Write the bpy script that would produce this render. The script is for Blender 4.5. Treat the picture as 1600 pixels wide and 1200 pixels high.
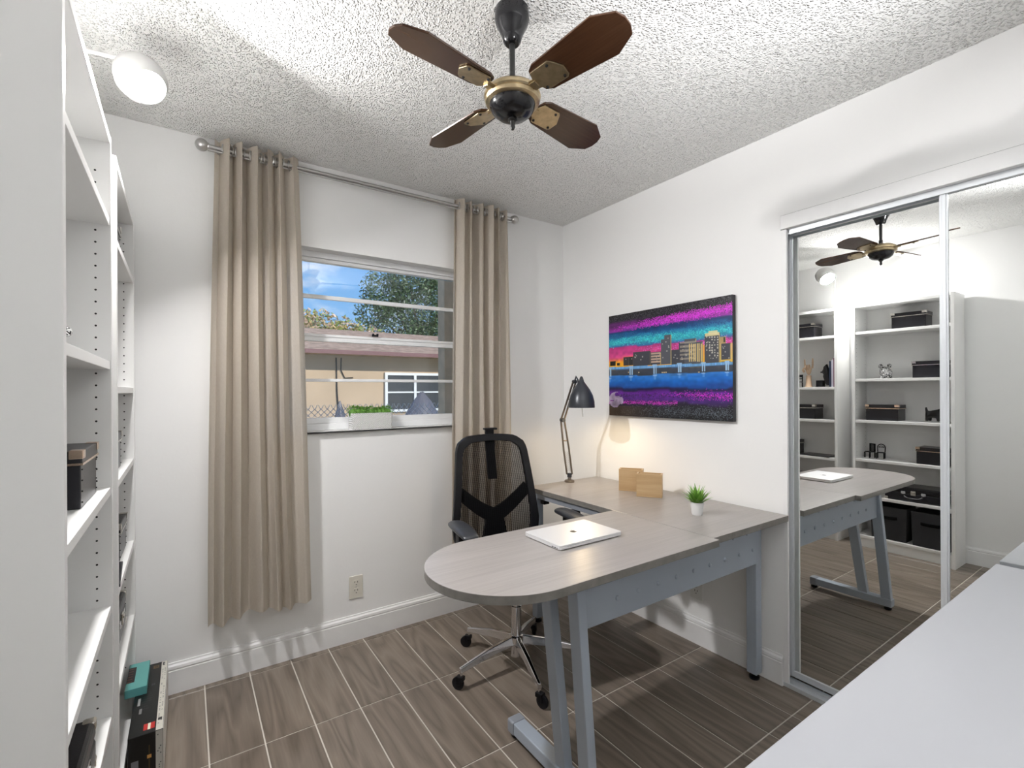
import bpy, bmesh, math, random
import numpy as np
from mathutils import Vector, Matrix
for o in list(bpy.data.objects): bpy.data.objects.remove(o, do_unlink=True)
S = bpy.context.scene
COL = S.collection
PI = math.pi
rnd = random.Random(7)

# ------------------------------------------------------------------ camera
YAW, ROLL, HC = 0.5977286, -0.0048594, 1.30
F = Vector((math.sin(YAW), math.cos(YAW), 0)); RT = Vector((math.cos(YAW), -math.sin(YAW), 0)); UP = Vector((0, 0, 1))
RV = RT*math.cos(ROLL) + UP*math.sin(ROLL); UV = -RT*math.sin(ROLL) + UP*math.cos(ROLL)
cam = bpy.data.cameras.new('camera'); camo = bpy.data.objects.new('camera', cam); COL.objects.link(camo)
camo.matrix_world = Matrix(((RV.x, UV.x, -F.x, 0), (RV.y, UV.y, -F.y, 0), (RV.z, UV.z, -F.z, HC), (0, 0, 0, 1)))
cam.sensor_fit = 'HORIZONTAL'; cam.sensor_width = 36; cam.lens = 746.27/1600*36
cam.shift_y = 10.69/1600; cam.clip_start = 0.02; cam.clip_end = 200
S.camera = camo
# ------------------------------------------------------------------ colour management
S.view_settings.view_transform = 'Standard'; S.view_settings.look = 'None'
S.view_settings.exposure = 0.70; S.view_settings.gamma = 1.0; S.view_settings.use_curve_mapping = False
# ------------------------------------------------------------------ world: blue sky with soft clouds
W = bpy.data.worlds.new('sky'); S.world = W; W.use_nodes = True
n = W.node_tree; n.nodes.clear()
def N(t, ty, **kw):
    x = t.nodes.new(ty)
    for k, v in kw.items():
        if k.startswith('i_'):
            x.inputs[k[2:].replace('_', ' ')].default_value = v
        else: setattr(x, k, v)
    return x
def ramp(t, stops, interp='LINEAR'):
    r = t.nodes.new('ShaderNodeValToRGB'); r.color_ramp.interpolation = interp
    e = r.color_ramp.elements
    while len(e) < len(stops): e.new(0.5)
    for el, (p, c) in zip(e, stops):
        el.position = p; el.color = (*c, 1) if len(c) == 3 else c
    return r
tc = N(n, 'ShaderNodeTexCoord'); sx = N(n, 'ShaderNodeSeparateXYZ'); n.links.new(tc.outputs['Generated'], sx.inputs[0])
sky = ramp(n, [(0.0, (.55, .72, .92)), (.16, (.23, .49, .87)), (.45, (.12, .33, .78)), (1, (.06, .2, .6))])
n.links.new(sx.outputs['Z'], sky.inputs[0])
mp = N(n, 'ShaderNodeMapping'); mp.inputs['Scale'].default_value = (1, 1, 2.2); mp.inputs['Location'].default_value = (2.32, .4, .1)
n.links.new(tc.outputs['Generated'], mp.inputs[0])
cn = N(n, 'ShaderNodeTexNoise'); cn.inputs['Scale'].default_value = 4.2; cn.inputs['Detail'].default_value = 9; cn.inputs['Roughness'].default_value = .55
n.links.new(mp.outputs[0], cn.inputs['Vector'])
cr = ramp(n, [(.50, (0, 0, 0)), (.66, (1, 1, 1))]); n.links.new(cn.outputs[0], cr.inputs[0])
mx = N(n, 'ShaderNodeMix', data_type='RGBA'); n.links.new(cr.outputs[0], mx.inputs[0]); n.links.new(sky.outputs[0], mx.inputs[6]); mx.inputs[7].default_value = (.86, .89, .96, 1)
bg = N(n, 'ShaderNodeBackground'); bg.inputs['Strength'].default_value = 0.70; n.links.new(mx.outputs[2], bg.inputs[0])
wo = N(n, 'ShaderNodeOutputWorld'); n.links.new(bg.outputs[0], wo.inputs[0])
# ------------------------------------------------------------------ sun
sun = bpy.data.lights.new('sun', 'SUN'); sun.energy = 2.2; sun.angle = .01; sun.color = (1, .95, .86)
suno = bpy.data.objects.new('sun', sun); COL.objects.link(suno)
suno.rotation_euler = Vector((-.35, .9, -.50)).to_track_quat('-Z', 'Y').to_euler()
SHELF_LAMP_W, ADDED_FILL_W, DESK_LAMP_W = 22.0, 240.0, 2.6

# ------------------------------------------------------------------ helpers
def new_mat(name):
    m = bpy.data.materials.new(name); m.use_nodes = True; t = m.node_tree
    return m, t, t.nodes['Principled BSDF']
def mat(name, col, rough=.5, metal=0, bump=0, bscale=200, var=0, vscale=6, spec=.5, emit=None, estr=0, trans=0, alpha=1, bdist=.002):
    m, t, b = new_mat(name)
    b.inputs['Base Color'].default_value = (*col, 1); b.inputs['Roughness'].default_value = rough; b.inputs['Metallic'].default_value = metal
    b.inputs['Specular IOR Level'].default_value = spec
    if trans: b.inputs['Transmission Weight'].default_value = trans
    if emit: b.inputs['Emission Color'].default_value = (*emit, 1); b.inputs['Emission Strength'].default_value = estr
    tcn = N(t, 'ShaderNodeTexCoord')
    if var:
        nz = N(t, 'ShaderNodeTexNoise'); nz.inputs['Scale'].default_value = vscale; nz.inputs['Detail'].default_value = 5
        t.links.new(tcn.outputs['Object'], nz.inputs['Vector'])
        lo = tuple(max(0, c*(1-var)) for c in col); hi = tuple(min(1, c*(1+var)) for c in col)
        r = ramp(t, [(.3, lo), (.7, hi)]); t.links.new(nz.outputs[0], r.inputs[0]); t.links.new(r.outputs[0], b.inputs['Base Color'])
    if bump:
        nz = N(t, 'ShaderNodeTexNoise'); nz.inputs['Scale'].default_value = bscale; nz.inputs['Detail'].default_value = 3
        t.links.new(tcn.outputs['Object'], nz.inputs['Vector'])
        bp = N(t, 'ShaderNodeBump'); bp.inputs['Strength'].default_value = bump; bp.inputs['Distance'].default_value = bdist
        t.links.new(nz.outputs[0], bp.inputs['Height']); t.links.new(bp.outputs[0], b.inputs['Normal'])
    return m
class MB:
    def __init__(s): s.v = []; s.f = []; s.mi = []; s.cur = 0
    def add(s, vs, fs):
        k = len(s.v); s.v += [tuple(p) for p in vs]
        for f in fs: s.f.append(tuple(i+k for i in f)); s.mi.append(s.cur)
        return s
    def box(s, a, b, M=None):
        (x0, y0, z0), (x1, y1, z1) = a, b
        vs = [(x0,y0,z0),(x1,y0,z0),(x1,y1,z0),(x0,y1,z0),(x0,y0,z1),(x1,y0,z1),(x1,y1,z1),(x0,y1,z1)]
        if M is not None: vs = [M @ Vector(v) for v in vs]
        return s.add(vs, [(0,3,2,1),(4,5,6,7),(0,1,5,4),(1,2,6,5),(2,3,7,6),(3,0,4,7)])
    def cbox(s, c, d, M=None):
        return s.box((c[0]-d[0]/2, c[1]-d[1]/2, c[2]-d[2]/2), (c[0]+d[0]/2, c[1]+d[1]/2, c[2]+d[2]/2), M)
    def prism(s, pts, z0, z1, M=None):
        k = len(pts); vs = [(x, y, z0) for x, y in pts] + [(x, y, z1) for x, y in pts]
        if M is not None: vs = [M @ Vector(v) for v in vs]
        return s.add(vs, [tuple(range(k))[::-1], tuple(range(k, 2*k))] + [(i, (i+1) % k, (i+1) % k+k, i+k) for i in range(k)])
    def lathe(s, prof, seg=24, M=None, cap=True):
        vs = []; k = len(prof)
        for i in range(seg):
            a = 2*PI*i/seg
            vs += [(r*math.cos(a), r*math.sin(a), z) for r, z in prof]
        if M is not None: vs = [M @ Vector(v) for v in vs]
        fs = [(i*k+j, ((i+1) % seg)*k+j, ((i+1) % seg)*k+j+1, i*k+j+1) for i in range(seg) for j in range(k-1)]
        if cap:
            if prof[0][0] > 1e-5: fs.append(tuple(i*k for i in range(seg))[::-1])
            if prof[-1][0] > 1e-5: fs.append(tuple(i*k+k-1 for i in range(seg)))
        return s.add(vs, fs)
    def tube(s, pts, r, seg=10, closed=False, flat=None):
        P = [Vector(p) for p in pts]; k = len(P); rr = r if isinstance(r, (list, tuple)) else [r]*k
        vs = []; up = None
        for i in range(k):
            if closed: d = P[(i+1) % k]-P[i-1]
            else: d = P[min(i+1, k-1)]-P[max(i-1, 0)]
            d.normalize()
            if up is None: up = Vector((0, 0, 1)) if abs(d.z) < .9 else Vector((1, 0, 0))
            a = d.cross(up).normalized(); b = a.cross(d).normalized(); up = b
            for j in range(seg):
                t = 2*PI*j/seg
                sx_, sy_ = (1, 1) if flat is None else flat
                vs.append(P[i] + a*(math.cos(t)*rr[i]*sx_) + b*(math.sin(t)*rr[i]*sy_))
        fs = []
        for i in range(k if closed else k-1):
            for j in range(seg):
                fs.append((i*seg+j, i*seg+(j+1) % seg, ((i+1) % k)*seg+(j+1) % seg, ((i+1) % k)*seg+j))
        if not closed: fs += [tuple(range(seg))[::-1], tuple(range((k-1)*seg, k*seg))]
        return s.add(vs, fs)
    def ball(s, c, r, seg=16, rings=10):
        rr = r if isinstance(r, (tuple, list)) else (r, r, r)
        vs = [(c[0], c[1], c[2]-rr[2])]
        for i in range(1, rings):
            p = -PI/2 + PI*i/rings
            for j in range(seg):
                a = 2*PI*j/seg; vs.append((c[0]+rr[0]*math.cos(p)*math.cos(a), c[1]+rr[1]*math.cos(p)*math.sin(a), c[2]+rr[2]*math.sin(p)))
        vs.append((c[0], c[1], c[2]+rr[2])); L = len(vs)-1; fs = []
        for j in range(seg):
            fs.append((0, 1+(j+1) % seg, 1+j)); fs.append((L, L-seg+j, L-seg+(j+1) % seg))
        for i in range(rings-2):
            for j in range(seg):
                a = 1+i*seg+j; b = 1+i*seg+(j+1) % seg; fs.append((a, b, b+seg, a+seg))
        return s.add(vs, fs)
    def torus(s, c, R, r, M, seg=24, ms=8):
        pts = [M @ Vector((R*math.cos(2*PI*i/seg), R*math.sin(2*PI*i/seg), 0)) + Vector(c) for i in range(seg)]
        return s.tube(pts, r, ms, closed=True)
    def mesh(s, name):
        me = bpy.data.meshes.new(name); me.from_pydata(s.v, [], s.f); me.polygons.foreach_set('material_index', s.mi); me.update(); return me
    def obj(s, name, m, parent=None, smooth=None, bev=0, label=None):
        o = bpy.data.objects.new(name, s.mesh(name)); COL.objects.link(o)
        for k in (m if isinstance(m, (list, tuple)) else [m]): o.data.materials.append(k)
        bm = bmesh.new(); bm.from_mesh(o.data); bmesh.ops.recalc_face_normals(bm, faces=bm.faces); bm.to_mesh(o.data); bm.free()
        if smooth:
            o.data.polygons.foreach_set('use_smooth', [True]*len(o.data.polygons)); o.data.set_sharp_from_angle(angle=math.radians(smooth))
        if bev:
            md = o.modifiers.new('bevel', 'BEVEL'); md.width = bev; md.segments = 2; md.limit_method = 'ANGLE'
        if parent is not None: o.parent = parent
        if label: o['label'] = label
        return o
def tag(o, label, cat, group=None):
    o['label'] = label; o['category'] = cat
    if group: o['group'] = group
    return o
def thing(name, label, cat, loc=(0, 0, 0), rz=0, group=None):
    o = bpy.data.objects.new(name, None); COL.objects.link(o); o.empty_display_size = .05
    o.location = loc; o.rotation_euler = (0, 0, rz); return tag(o, label, cat, group)
def struct(o): o['kind'] = 'structure'; return o
def sempty(name, loc=(0, 0, 0)):
    o = bpy.data.objects.new(name, None); COL.objects.link(o); o.location = loc; o.empty_display_size = .05; return struct(o)
def copy_tree(o, parent=None):
    c = o.copy(); COL.objects.link(c)
    if parent is not None: c.parent = parent
    for ch in list(o.children): copy_tree(ch, c)
    return c
def Rz(a): return Matrix.Rotation(a, 4, 'Z')
def T(*p): return Matrix.Translation(Vector(p))
def align(p, q):
    d = Vector(q)-Vector(p); return T(*p) @ d.to_track_quat('Z', 'Y').to_matrix().to_4x4(), d.length
def beam(mb, p, q, w, h, up=(0, 0, 1)):
    # rectangular bar from p to q, w across, h along 'up'
    p, q = Vector(p), Vector(q); d = (q-p).normalized(); u = Vector(up); a = d.cross(u).normalized(); b = a.cross(d).normalized()
    vs = [c + a*(sa*w/2) + b*(sb*h/2) for c in (p, q) for sa, sb in ((-1,-1),(1,-1),(1,1),(-1,1))]
    return mb.add(vs, [(0,1,2,3),(7,6,5,4),(0,4,5,1),(1,5,6,2),(2,6,7,3),(3,7,4,0)])

# ------------------------------------------------------------------ materials
M = {}
M['wall'] = mat('white_wall_paint', (.88, .88, .875), .62, bump=.12, bscale=90, spec=.25)
M['trim'] = mat('white_gloss_trim', (.86, .86, .86), .5, spec=.3, var=.03, vscale=9)
M['shelf'] = mat('white_laminate', (.83, .83, .82), .32, spec=.4)
M['holes'] = mat('dark_hole', (.02, .02, .02), .8)
def ceiling_mat():
    m, t, b = new_mat('popcorn_ceiling'); tcn = N(t, 'ShaderNodeTexCoord')
    b.inputs['Base Color'].default_value = (.88, .88, .865, 1); b.inputs['Roughness'].default_value = .9; b.inputs['Specular IOR Level'].default_value = .1
    nz = N(t, 'ShaderNodeTexNoise'); nz.inputs['Scale'].default_value = 80; nz.inputs['Detail'].default_value = 3; nz.inputs['Roughness'].default_value = .55
    vo = N(t, 'ShaderNodeTexVoronoi'); vo.inputs['Scale'].default_value = 140
    t.links.new(tcn.outputs['Object'], nz.inputs['Vector']); t.links.new(tcn.outputs['Object'], vo.inputs['Vector'])
    r = ramp(t, [(.38, (0, 0, 0)), (.58, (1, 1, 1))]); t.links.new(nz.outputs[0], r.inputs[0])
    r2 = ramp(t, [(.0, (1, 1, 1)), (.6, (0, 0, 0))]); t.links.new(vo.outputs['Distance'], r2.inputs[0])
    ml = N(t, 'ShaderNodeMath', operation='MULTIPLY'); t.links.new(r.outputs[0], ml.inputs[0]); t.links.new(r2.outputs[0], ml.inputs[1])
    bp = N(t, 'ShaderNodeBump'); bp.inputs['Strength'].default_value = 1.0; bp.inputs['Distance'].default_value = .009
    t.links.new(ml.outputs[0], bp.inputs['Height']); t.links.new(bp.outputs[0], b.inputs['Normal'])
    return m
M['ceiling'] = ceiling_mat()
def wood_mat(name, stops, scale=(9, 1.1, 9), rings=9, fine=(120, 3, 120), rough=.35, finew=.35, per_object=True, spec=.45, coord='Object'):
    m, t, b = new_mat(name); tcn = N(t, 'ShaderNodeTexCoord'); L = t.links.new
    vec = tcn.outputs[coord]
    if per_object:
        oi = N(t, 'ShaderNodeObjectInfo'); ml = N(t, 'ShaderNodeMath', operation='MULTIPLY'); ml.inputs[1].default_value = 57.0; L(oi.outputs['Random'], ml.inputs[0])
        cb = N(t, 'ShaderNodeCombineXYZ'); L(ml.outputs[0], cb.inputs[0]); L(ml.outputs[0], cb.inputs[2])
        ad = N(t, 'ShaderNodeVectorMath', operation='ADD'); L(vec, ad.inputs[0]); L(cb.outputs[0], ad.inputs[1]); vec = ad.outputs[0]
    mp = N(t, 'ShaderNodeMapping'); mp.inputs['Scale'].default_value = scale; L(vec, mp.inputs[0])
    nz = N(t, 'ShaderNodeTexNoise'); nz.inputs['Scale'].default_value = 1; nz.inputs['Detail'].default_value = 1.2; nz.inputs['Roughness'].default_value = .4; nz.inputs['Distortion'].default_value = .25
    L(mp.outputs[0], nz.inputs['Vector'])
    mu = N(t, 'ShaderNodeMath', operation='MULTIPLY'); mu.inputs[1].default_value = rings; L(nz.outputs[0], mu.inputs[0])
    fr = N(t, 'ShaderNodeMath', operation='PINGPONG'); fr.inputs[1].default_value = 1.0; L(mu.outputs[0], fr.inputs[0])
    mp2 = N(t, 'ShaderNodeMapping'); mp2.inputs['Scale'].default_value = fine; L(vec, mp2.inputs[0])
    nf = N(t, 'ShaderNodeTexNoise'); nf.inputs['Scale'].default_value = 1; nf.inputs['Detail'].default_value = 4; L(mp2.outputs[0], nf.inputs['Vector'])
    mixf = N(t, 'ShaderNodeMix', data_type='FLOAT'); mixf.inputs[0].default_value = finew; L(fr.outputs[0], mixf.inputs[2]); L(nf.outputs[0], mixf.inputs[3])
    r = ramp(t, stops); L(mixf.outputs[0], r.inputs[0])
    if per_object:
        hs = N(t, 'ShaderNodeHueSaturation'); mr = N(t, 'ShaderNodeMapRange'); mr.inputs[3].default_value = .88; mr.inputs[4].default_value = 1.10
        L(oi.outputs['Random'], mr.inputs[0]); L(mr.outputs[0], hs.inputs['Value']); L(r.outputs[0], hs.inputs['Color']); L(hs.outputs[0], b.inputs['Base Color'])
    else: L(r.outputs[0], b.inputs['Base Color'])
    b.inputs['Roughness'].default_value = rough; b.inputs['Specular IOR Level'].default_value = spec
    bp = N(t, 'ShaderNodeBump'); bp.inputs['Strength'].default_value = .12; bp.inputs['Distance'].default_value = .001; L(nf.outputs[0], bp.inputs['Height']); L(bp.outputs[0], b.inputs['Normal'])
    return m
M['tile'] = wood_mat('wood_look_tile', [(.10, (.115, .092, .072)), (.35, (.165, .134, .107)), (.60, (.205, .168, .136)), (.80, (.235, .196, .160)), (.95, (.28, .24, .20))], scale=(12, 1.5, 9), rings=10, fine=(130, 6, 130), rough=.33, finew=.5)
M['grout'] = mat('pale_grout', (.62, .58, .52), .85, bump=.3, bscale=300)
M['desk'] = wood_mat('grey_desk_laminate', [(0, (.255, .235, .222)), (.5, (.34, .315, .30)), (1, (.42, .395, .38))], scale=(1.2, 9, 9), rings=4, fine=(4, 120, 120), rough=.30, finew=.75, per_object=False)
M['desk_edge'] = mat('grey_edge_band', (.19, .18, .165), .4, var=.15, vscale=30)
M['steel_grey'] = mat('grey_blue_powder_coat', (.42, .475, .55), .38, metal=.15, bump=.05, bscale=500)
M['steel_dark'] = mat('grey_powder_coat', (.32, .345, .39), .4, metal=.15)
M['black_plastic'] = mat('black_plastic', (.005, .005, .007), .45, spec=.3)
M['black_fabric'] = mat('black_fabric', (.006, .006, .007), .9, spec=.08, bump=.3, bscale=700)
M['arm_pad'] = mat('armrest_pad', (.035, .038, .045), .33)
M['chrome'] = mat('chrome', (.78, .78, .80), .09, metal=1)
M['nickel'] = mat('brushed_nickel', (.52, .51, .50), .3, metal=1)
M['alu'] = mat('satin_aluminium', (.62, .65, .68), .32, metal=.75)
M['alu_white'] = mat('pale_aluminium_frame', (.74, .77, .80), .3, metal=.35)
M['mirror'] = mat('mirror_glass', (.87, .885, .875), .0, metal=1)
M['brass'] = mat('antique_brass', (.50, .40, .25), .3, metal=1, var=.2, vscale=40)
M['black_enamel'] = mat('black_enamel', (.008, .008, .010), .14)
M['rod_dark'] = mat('dark_bronze', (.03, .03, .03), .35, metal=.4)
M['blade'] = wood_mat('dark_walnut_blade', [(0, (.034, .014, .007)), (.5, (.066, .028, .013)), (1, (.105, .050, .025))], scale=(1.5, 18, 9), rings=3, fine=(8, 160, 100), rough=.2, finew=.6)
def glass_mat():
    m, t, b = new_mat('window_glass'); t.nodes.remove(b)
    g = N(t, 'ShaderNodeBsdfGlossy'); g.inputs['Roughness'].default_value = 0; tr = N(t, 'ShaderNodeBsdfTransparent'); tr.inputs[0].default_value = (.96, .97, .97, 1)
    fr = N(t, 'ShaderNodeFresnel'); mxs = N(t, 'ShaderNodeMixShader'); t.links.new(fr.outputs[0], mxs.inputs[0]); t.links.new(tr.outputs[0], mxs.inputs[1]); t.links.new(g.outputs[0], mxs.inputs[2])
    t.links.new(mxs.outputs[0], t.nodes['Material Output'].inputs[0]); return m
M['glass'] = glass_mat()
def cloth_mat():
    m, t, b = new_mat('linen_curtain'); L = t.links.new
    tcn = N(t, 'ShaderNodeTexCoord'); nz = N(t, 'ShaderNodeTexNoise'); nz.inputs['Scale'].default_value = 1; nz.inputs['Detail'].default_value = 2
    mp = N(t, 'ShaderNodeMapping'); mp.inputs['Scale'].default_value = (500, 500, 90); L(tcn.outputs['Object'], mp.inputs[0]); L(mp.outputs[0], nz.inputs['Vector'])
    r = ramp(t, [(.3, (.57, .515, .455)), (.7, (.69, .635, .57))]); L(nz.outputs[0], r.inputs[0])
    d = N(t, 'ShaderNodeBsdfDiffuse'); tl = N(t, 'ShaderNodeBsdfTranslucent'); L(r.outputs[0], d.inputs[0]); tl.inputs[0].default_value = (.80, .74, .64, 1)
    bp = N(t, 'ShaderNodeBump'); bp.inputs['Strength'].default_value = .25; bp.inputs['Distance'].default_value = .001; L(nz.outputs[0], bp.inputs['Height']); L(bp.outputs[0], d.inputs['Normal'])
    mxs = N(t, 'ShaderNodeMixShader'); mxs.inputs[0].default_value = .42; L(d.outputs[0], mxs.inputs[1]); L(tl.outputs[0], mxs.inputs[2]); L(mxs.outputs[0], t.nodes['Material Output'].inputs[0]); t.nodes.remove(b)
    return m
M['cloth'] = cloth_mat()
def attr_mat(name, rough=.5, spec=.4):
    m, t, b = new_mat(name); a = N(t, 'ShaderNodeAttribute', attribute_name='paint'); t.links.new(a.outputs['Color'], b.inputs['Base Color']); b.inputs['Roughness'].default_value = rough; b.inputs['Specular IOR Level'].default_value = spec; return m
M['paint'] = attr_mat('acrylic_paint', .35)
M['print'] = attr_mat('printed_card', .3)
M['black_leather'] = mat('black_leatherette', (.012, .012, .016), .32, bump=.2, bscale=350)
M['tin'] = mat('nickel_trim', (.75, .72, .66), .22, metal=1)
M['brass_trim'] = mat('copper_trim', (.78, .60, .47), .25, metal=1)
M['bin'] = mat('charcoal_felt', (.03, .031, .035), .9, bump=.4, bscale=500)
M['white_plastic'] = mat('white_plastic', (.82, .82, .80), .35)
M['ivory'] = mat('almond_plastic', (.74, .71, .63), .35)

# ================================================================== SETTING
XL, XR, YF, YB, ZC = -.43, 2.165, -.75, 2.54, 2.44
WT = .14
CY0, CY1, CZ, CYD = -.40, 1.066, 2.03, 1.085     # closet opening
XB = 2.28                            # back of the closet opening
# floor slab (grout) with one object per tile
fl = struct(MB().box((XL-.02, YF-.02, -.06), (XB+.05, YB+.02, -.0025)).obj('floor', M['grout']))
G = .0052
gx = [.060+.1755*k for k in range(-3, 14)]; gy = [.95+.514*k for k in range(-4, 5)]
tile_cache = {}
for i in range(len(gx)-1):
    for j in range(len(gy)-1):
        x0, x1 = max(gx[i]+G/2, XL), min(gx[i+1]-G/2, XB); y0, y1 = max(gy[j]+G/2, YF), min(gy[j+1]-G/2, YB)
        if x1-x0 < .004 or y1-y0 < .004: continue
        key = (round(x1-x0, 4), round(y1-y0, 4))
        if key not in tile_cache:
            w, h = key; e = .0012
            mb = MB(); vs = [(-w/2, -h/2, -.0026), (w/2, -h/2, -.0026), (w/2, h/2, -.0026), (-w/2, h/2, -.0026),
                             (-w/2, -h/2, -.001), (w/2, -h/2, -.001), (w/2, h/2, -.001), (-w/2, h/2, -.001),
                             (-w/2+e, -h/2+e, 0), (w/2-e, -h/2+e, 0), (w/2-e, h/2-e, 0), (-w/2+e, h/2-e, 0)]
            mb.add(vs, [(0,3,2,1),(8,9,10,11),(0,1,5,4),(1,2,6,5),(2,3,7,6),(3,0,4,7),(4,5,9,8),(5,6,10,9),(6,7,11,10),(7,4,8,11)])
            tile_cache[key] = mb.mesh('tile'); tile_cache[key].materials.append(M['tile'])
        o = bpy.data.objects.new('tile', tile_cache[key]); COL.objects.link(o); o.location = ((x0+x1)/2, (y0+y1)/2, 0); o.parent = fl
# ceiling, walls
struct(MB().box((XL-WT, YF-WT, ZC), (XB+.2, YB+WT, ZC+.12)).obj('ceiling', M['ceiling']))
WX0, WX1, WZ0, WZ1 = .30, 1.42, 1.10, 2.025
wb = MB(); wb.box((XL-WT, YB, 0), (WX0, YB+WT, ZC)).box((WX1, YB, 0), (XB+.2, YB+WT, ZC)).box((WX0, YB, 0), (WX1, YB+WT, WZ0-.012)).box((WX0, YB, WZ1), (WX1, YB+WT, ZC))
struct(wb.obj('wall_back', M['wall']))
wr = MB(); wr.box((XR, CY1, 0), (XR+.012, YB, ZC)).box((XR+.012, CYD, 0), (XB+.2, YB, ZC)).box((XR+.012, CY1, CZ), (XB+.2, CYD, ZC)).box((XR, CY0, CZ), (XB+.2, CY1, ZC)).box((XR, YF, 0), (XB+.2, CY0, ZC)).box((XB, CY0, 0), (XB+.2, CYD, CZ))
struct(wr.obj('wall_right', M['wall']))
struct(MB().box((XL-WT, YF, 0), (XL, YB, ZC)).obj('wall_left', M['wall']))
struct(MB().box((XL-WT, YF-WT, 0), (XB+.2, YF, ZC)).obj('wall_front', M['wall']))
# baseboards
def baseboard(name, p, q, nrm):
    p, q, nn = Vector(p), Vector(q), Vector(nrm); mb = MB()
    prof = [(0, 0), (.015, 0), (.015, .098), (.0125, .101), (.0125, .104), (.015, .107), (.013, .118), (.0065, .124), (.0055, .131), (0, .131)]
    k = len(prof); vs = [b + nn*d + Vector((0, 0, z)) for b in (p, q) for d, z in prof]
    mb.add(vs, [tuple(range(k)), tuple(range(k, 2*k))] + [(i, (i+1) % k, (i+1) % k+k, i+k) for i in range(k)])
    return struct(mb.obj(name, M['trim']))
baseboard('baseboard_back', (XL+.015, YB, 0), (XR-.015, YB, 0), (0, -1, 0))
baseboard('baseboard_right', (XR, CY1, 0), (XR, YB, 0), (-1, 0, 0))
baseboard('baseboard_left', (XL, YF, 0), (XL, YB, 0), (1, 0, 0))
# closet trim, jambs, tracks
struct(MB().box((XR-.012, CY0-.03, 2.000), (XR, CY1+.002, 2.060)).box((XR, CY0+.001, 2.000), (XR+.012, CY1-.001, CZ-.001)).obj('trim_1', M['trim'], bev=.002))
struct(MB().box((XR-.003, CY1-.020, 0), (XR+.010, CY1-.0005, CZ-.031)).obj('trim_2', M['trim'], bev=.001))
struct(MB().box((XR+.001, CY0+.0005, 0), (XB-.001, CY0+.014, CZ-.031)).obj('trim_3', M['trim']))
tk = MB(); ya, yb = CY0+.0145, CYD-.001
tk.box((2.238, ya, 1.982), (2.242, yb, CZ-.002)).box((2.2055, ya, 1.995), (2.2075, yb, CZ-.002)).box((2.246, ya, 1.990), (2.250, yb, CZ-.002)).box((XR+.013, ya, CZ-.006), (2.250, yb, CZ-.002))
tk.box((XR+.013, ya, 1.978), (XR+.0155, yb, CZ-.007))
struct(tk.obj('trim_4', M['alu_white']))
M['shadow_gap'] = mat('painted_shadow_gap', (.10, .10, .10), .8)
struct(MB().box((XR-.0035, CY0-.03, 2.0605), (XR-.0002, CY1+.003, 2.0630)).box((XR-.0035, CY1+.0025, 2.0), (XR-.0002, CY1+.0040, 2.0630)).obj('trim_shadow_gap', M['shadow_gap']))  # dark strip stands in for the shadow line around the header trim
tk = MB(); tk.box((2.160, ya, 0), (2.240, yb, .006))
for xx, hh in ((2.160, .018), (2.171, .012), (2.192, .014), (2.226, .014)): tk.box((xx, ya, .006), (xx+.005, yb, hh))
struct(tk.obj('trim_5', M['alu_white']))
def closet_door(name, xf, y0, y1, fm, label):
    r = sempty(name, (xf, (y0+y1)/2, .03)); w = (y1-y0)/2; z0, z1 = .0, 1.962
    MB().box((.0, -w+.016, z0+.022), (.005, w-.016, z1-.012)).obj('mirror_pane', M['mirror'], r, label=label)
    for s in (-1, 1):
        a, b = sorted((s*w, s*(w-.024))); mb = MB(); mb.box((-.005, a, z0), (.012, b, z1)); mb.box((-.008, a+.005, z0), (-.005, b-.008, z1)); mb.obj('stile', fm, r, bev=.0012)
    MB().box((-.006, -w+.024, z0), (.012, w-.024, z0+.026)).obj('bottom_rail', fm, r, bev=.001)
    MB().box((-.006, -w+.024, z1-.014), (.012, w-.024, z1)).obj('top_rail', fm, r, bev=.001)
    return r
closet_door('door_1', 2.218, .10, 1.070, M['alu_white'], 'mirrored sliding door panel on the rear track')
closet_door('door_2', 2.190, -.384, .541, M['alu_white'], 'mirrored sliding door panel on the front track')
# window
win = sempty('window_1', ((WX0+WX1)/2, YB, WZ0))
wm = M['white_frame'] = mat('white_window_frame', (.84, .85, .86), .35, var=.03, vscale=12)
hw_ = (WX1-WX0)/2; hh = WZ1-WZ0
fm = MB(); y0, y1 = .066, .116
fm.box((-hw_, y0, 0), (-hw_+.035, y1, hh)).box((hw_-.035, y0, 0), (hw_, y1, hh)).box((-hw_+.035, y0, hh-.030), (hw_-.035, y1, hh)).box((-hw_+.035, y0+.012, hh-.048), (hw_-.035, y1, hh-.030)).box((-hw_+.035, y0, 0), (hw_-.035, y1, .035))
fm.obj('window_frame', wm, win, bev=.002)
MB().box((-hw_+.035, .075, .035), (hw_-.035, .100, .064)).obj('bottom_rail', wm, win, bev=.002)
mr = MB(); mr.box((-hw_+.035, .070, .462), (hw_-.035, .098, .497)).box((-hw_+.035, .066, .486), (hw_-.035, .072, .500)); mr.obj('meeting_rail', wm, win, bev=.002)
lk = MB(); lk.cbox((.0, .062, .507), (.034, .010, .010)).cbox((-.012, .060, .514), (.008, .014, .008)).cbox((.012, .060, .514), (.008, .014, .008)); lk.obj('sash_latch', M['black_plastic'], win)
MB().box((-hw_+.035, .078, .684), (hw_-.035, .096, .705)).obj('glazing_bar', wm, win, bev=.002)
MB().box((-hw_+.035, .078, .252), (hw_-.035, .094, .268)).obj('glazing_bar', wm, win, bev=.002)
for za, zb in ((.064, .252), (.268, .462), (.500, .684), (.705, hh-.048)):
    MB().box((-hw_+.036, .084, za+.0005), (hw_-.036, .088, zb-.0005)).obj('window_pane', M['glass'], win)
M['marble'] = mat('white_marble', (.80, .80, .79), .25, var=.12, vscale=14)
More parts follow.
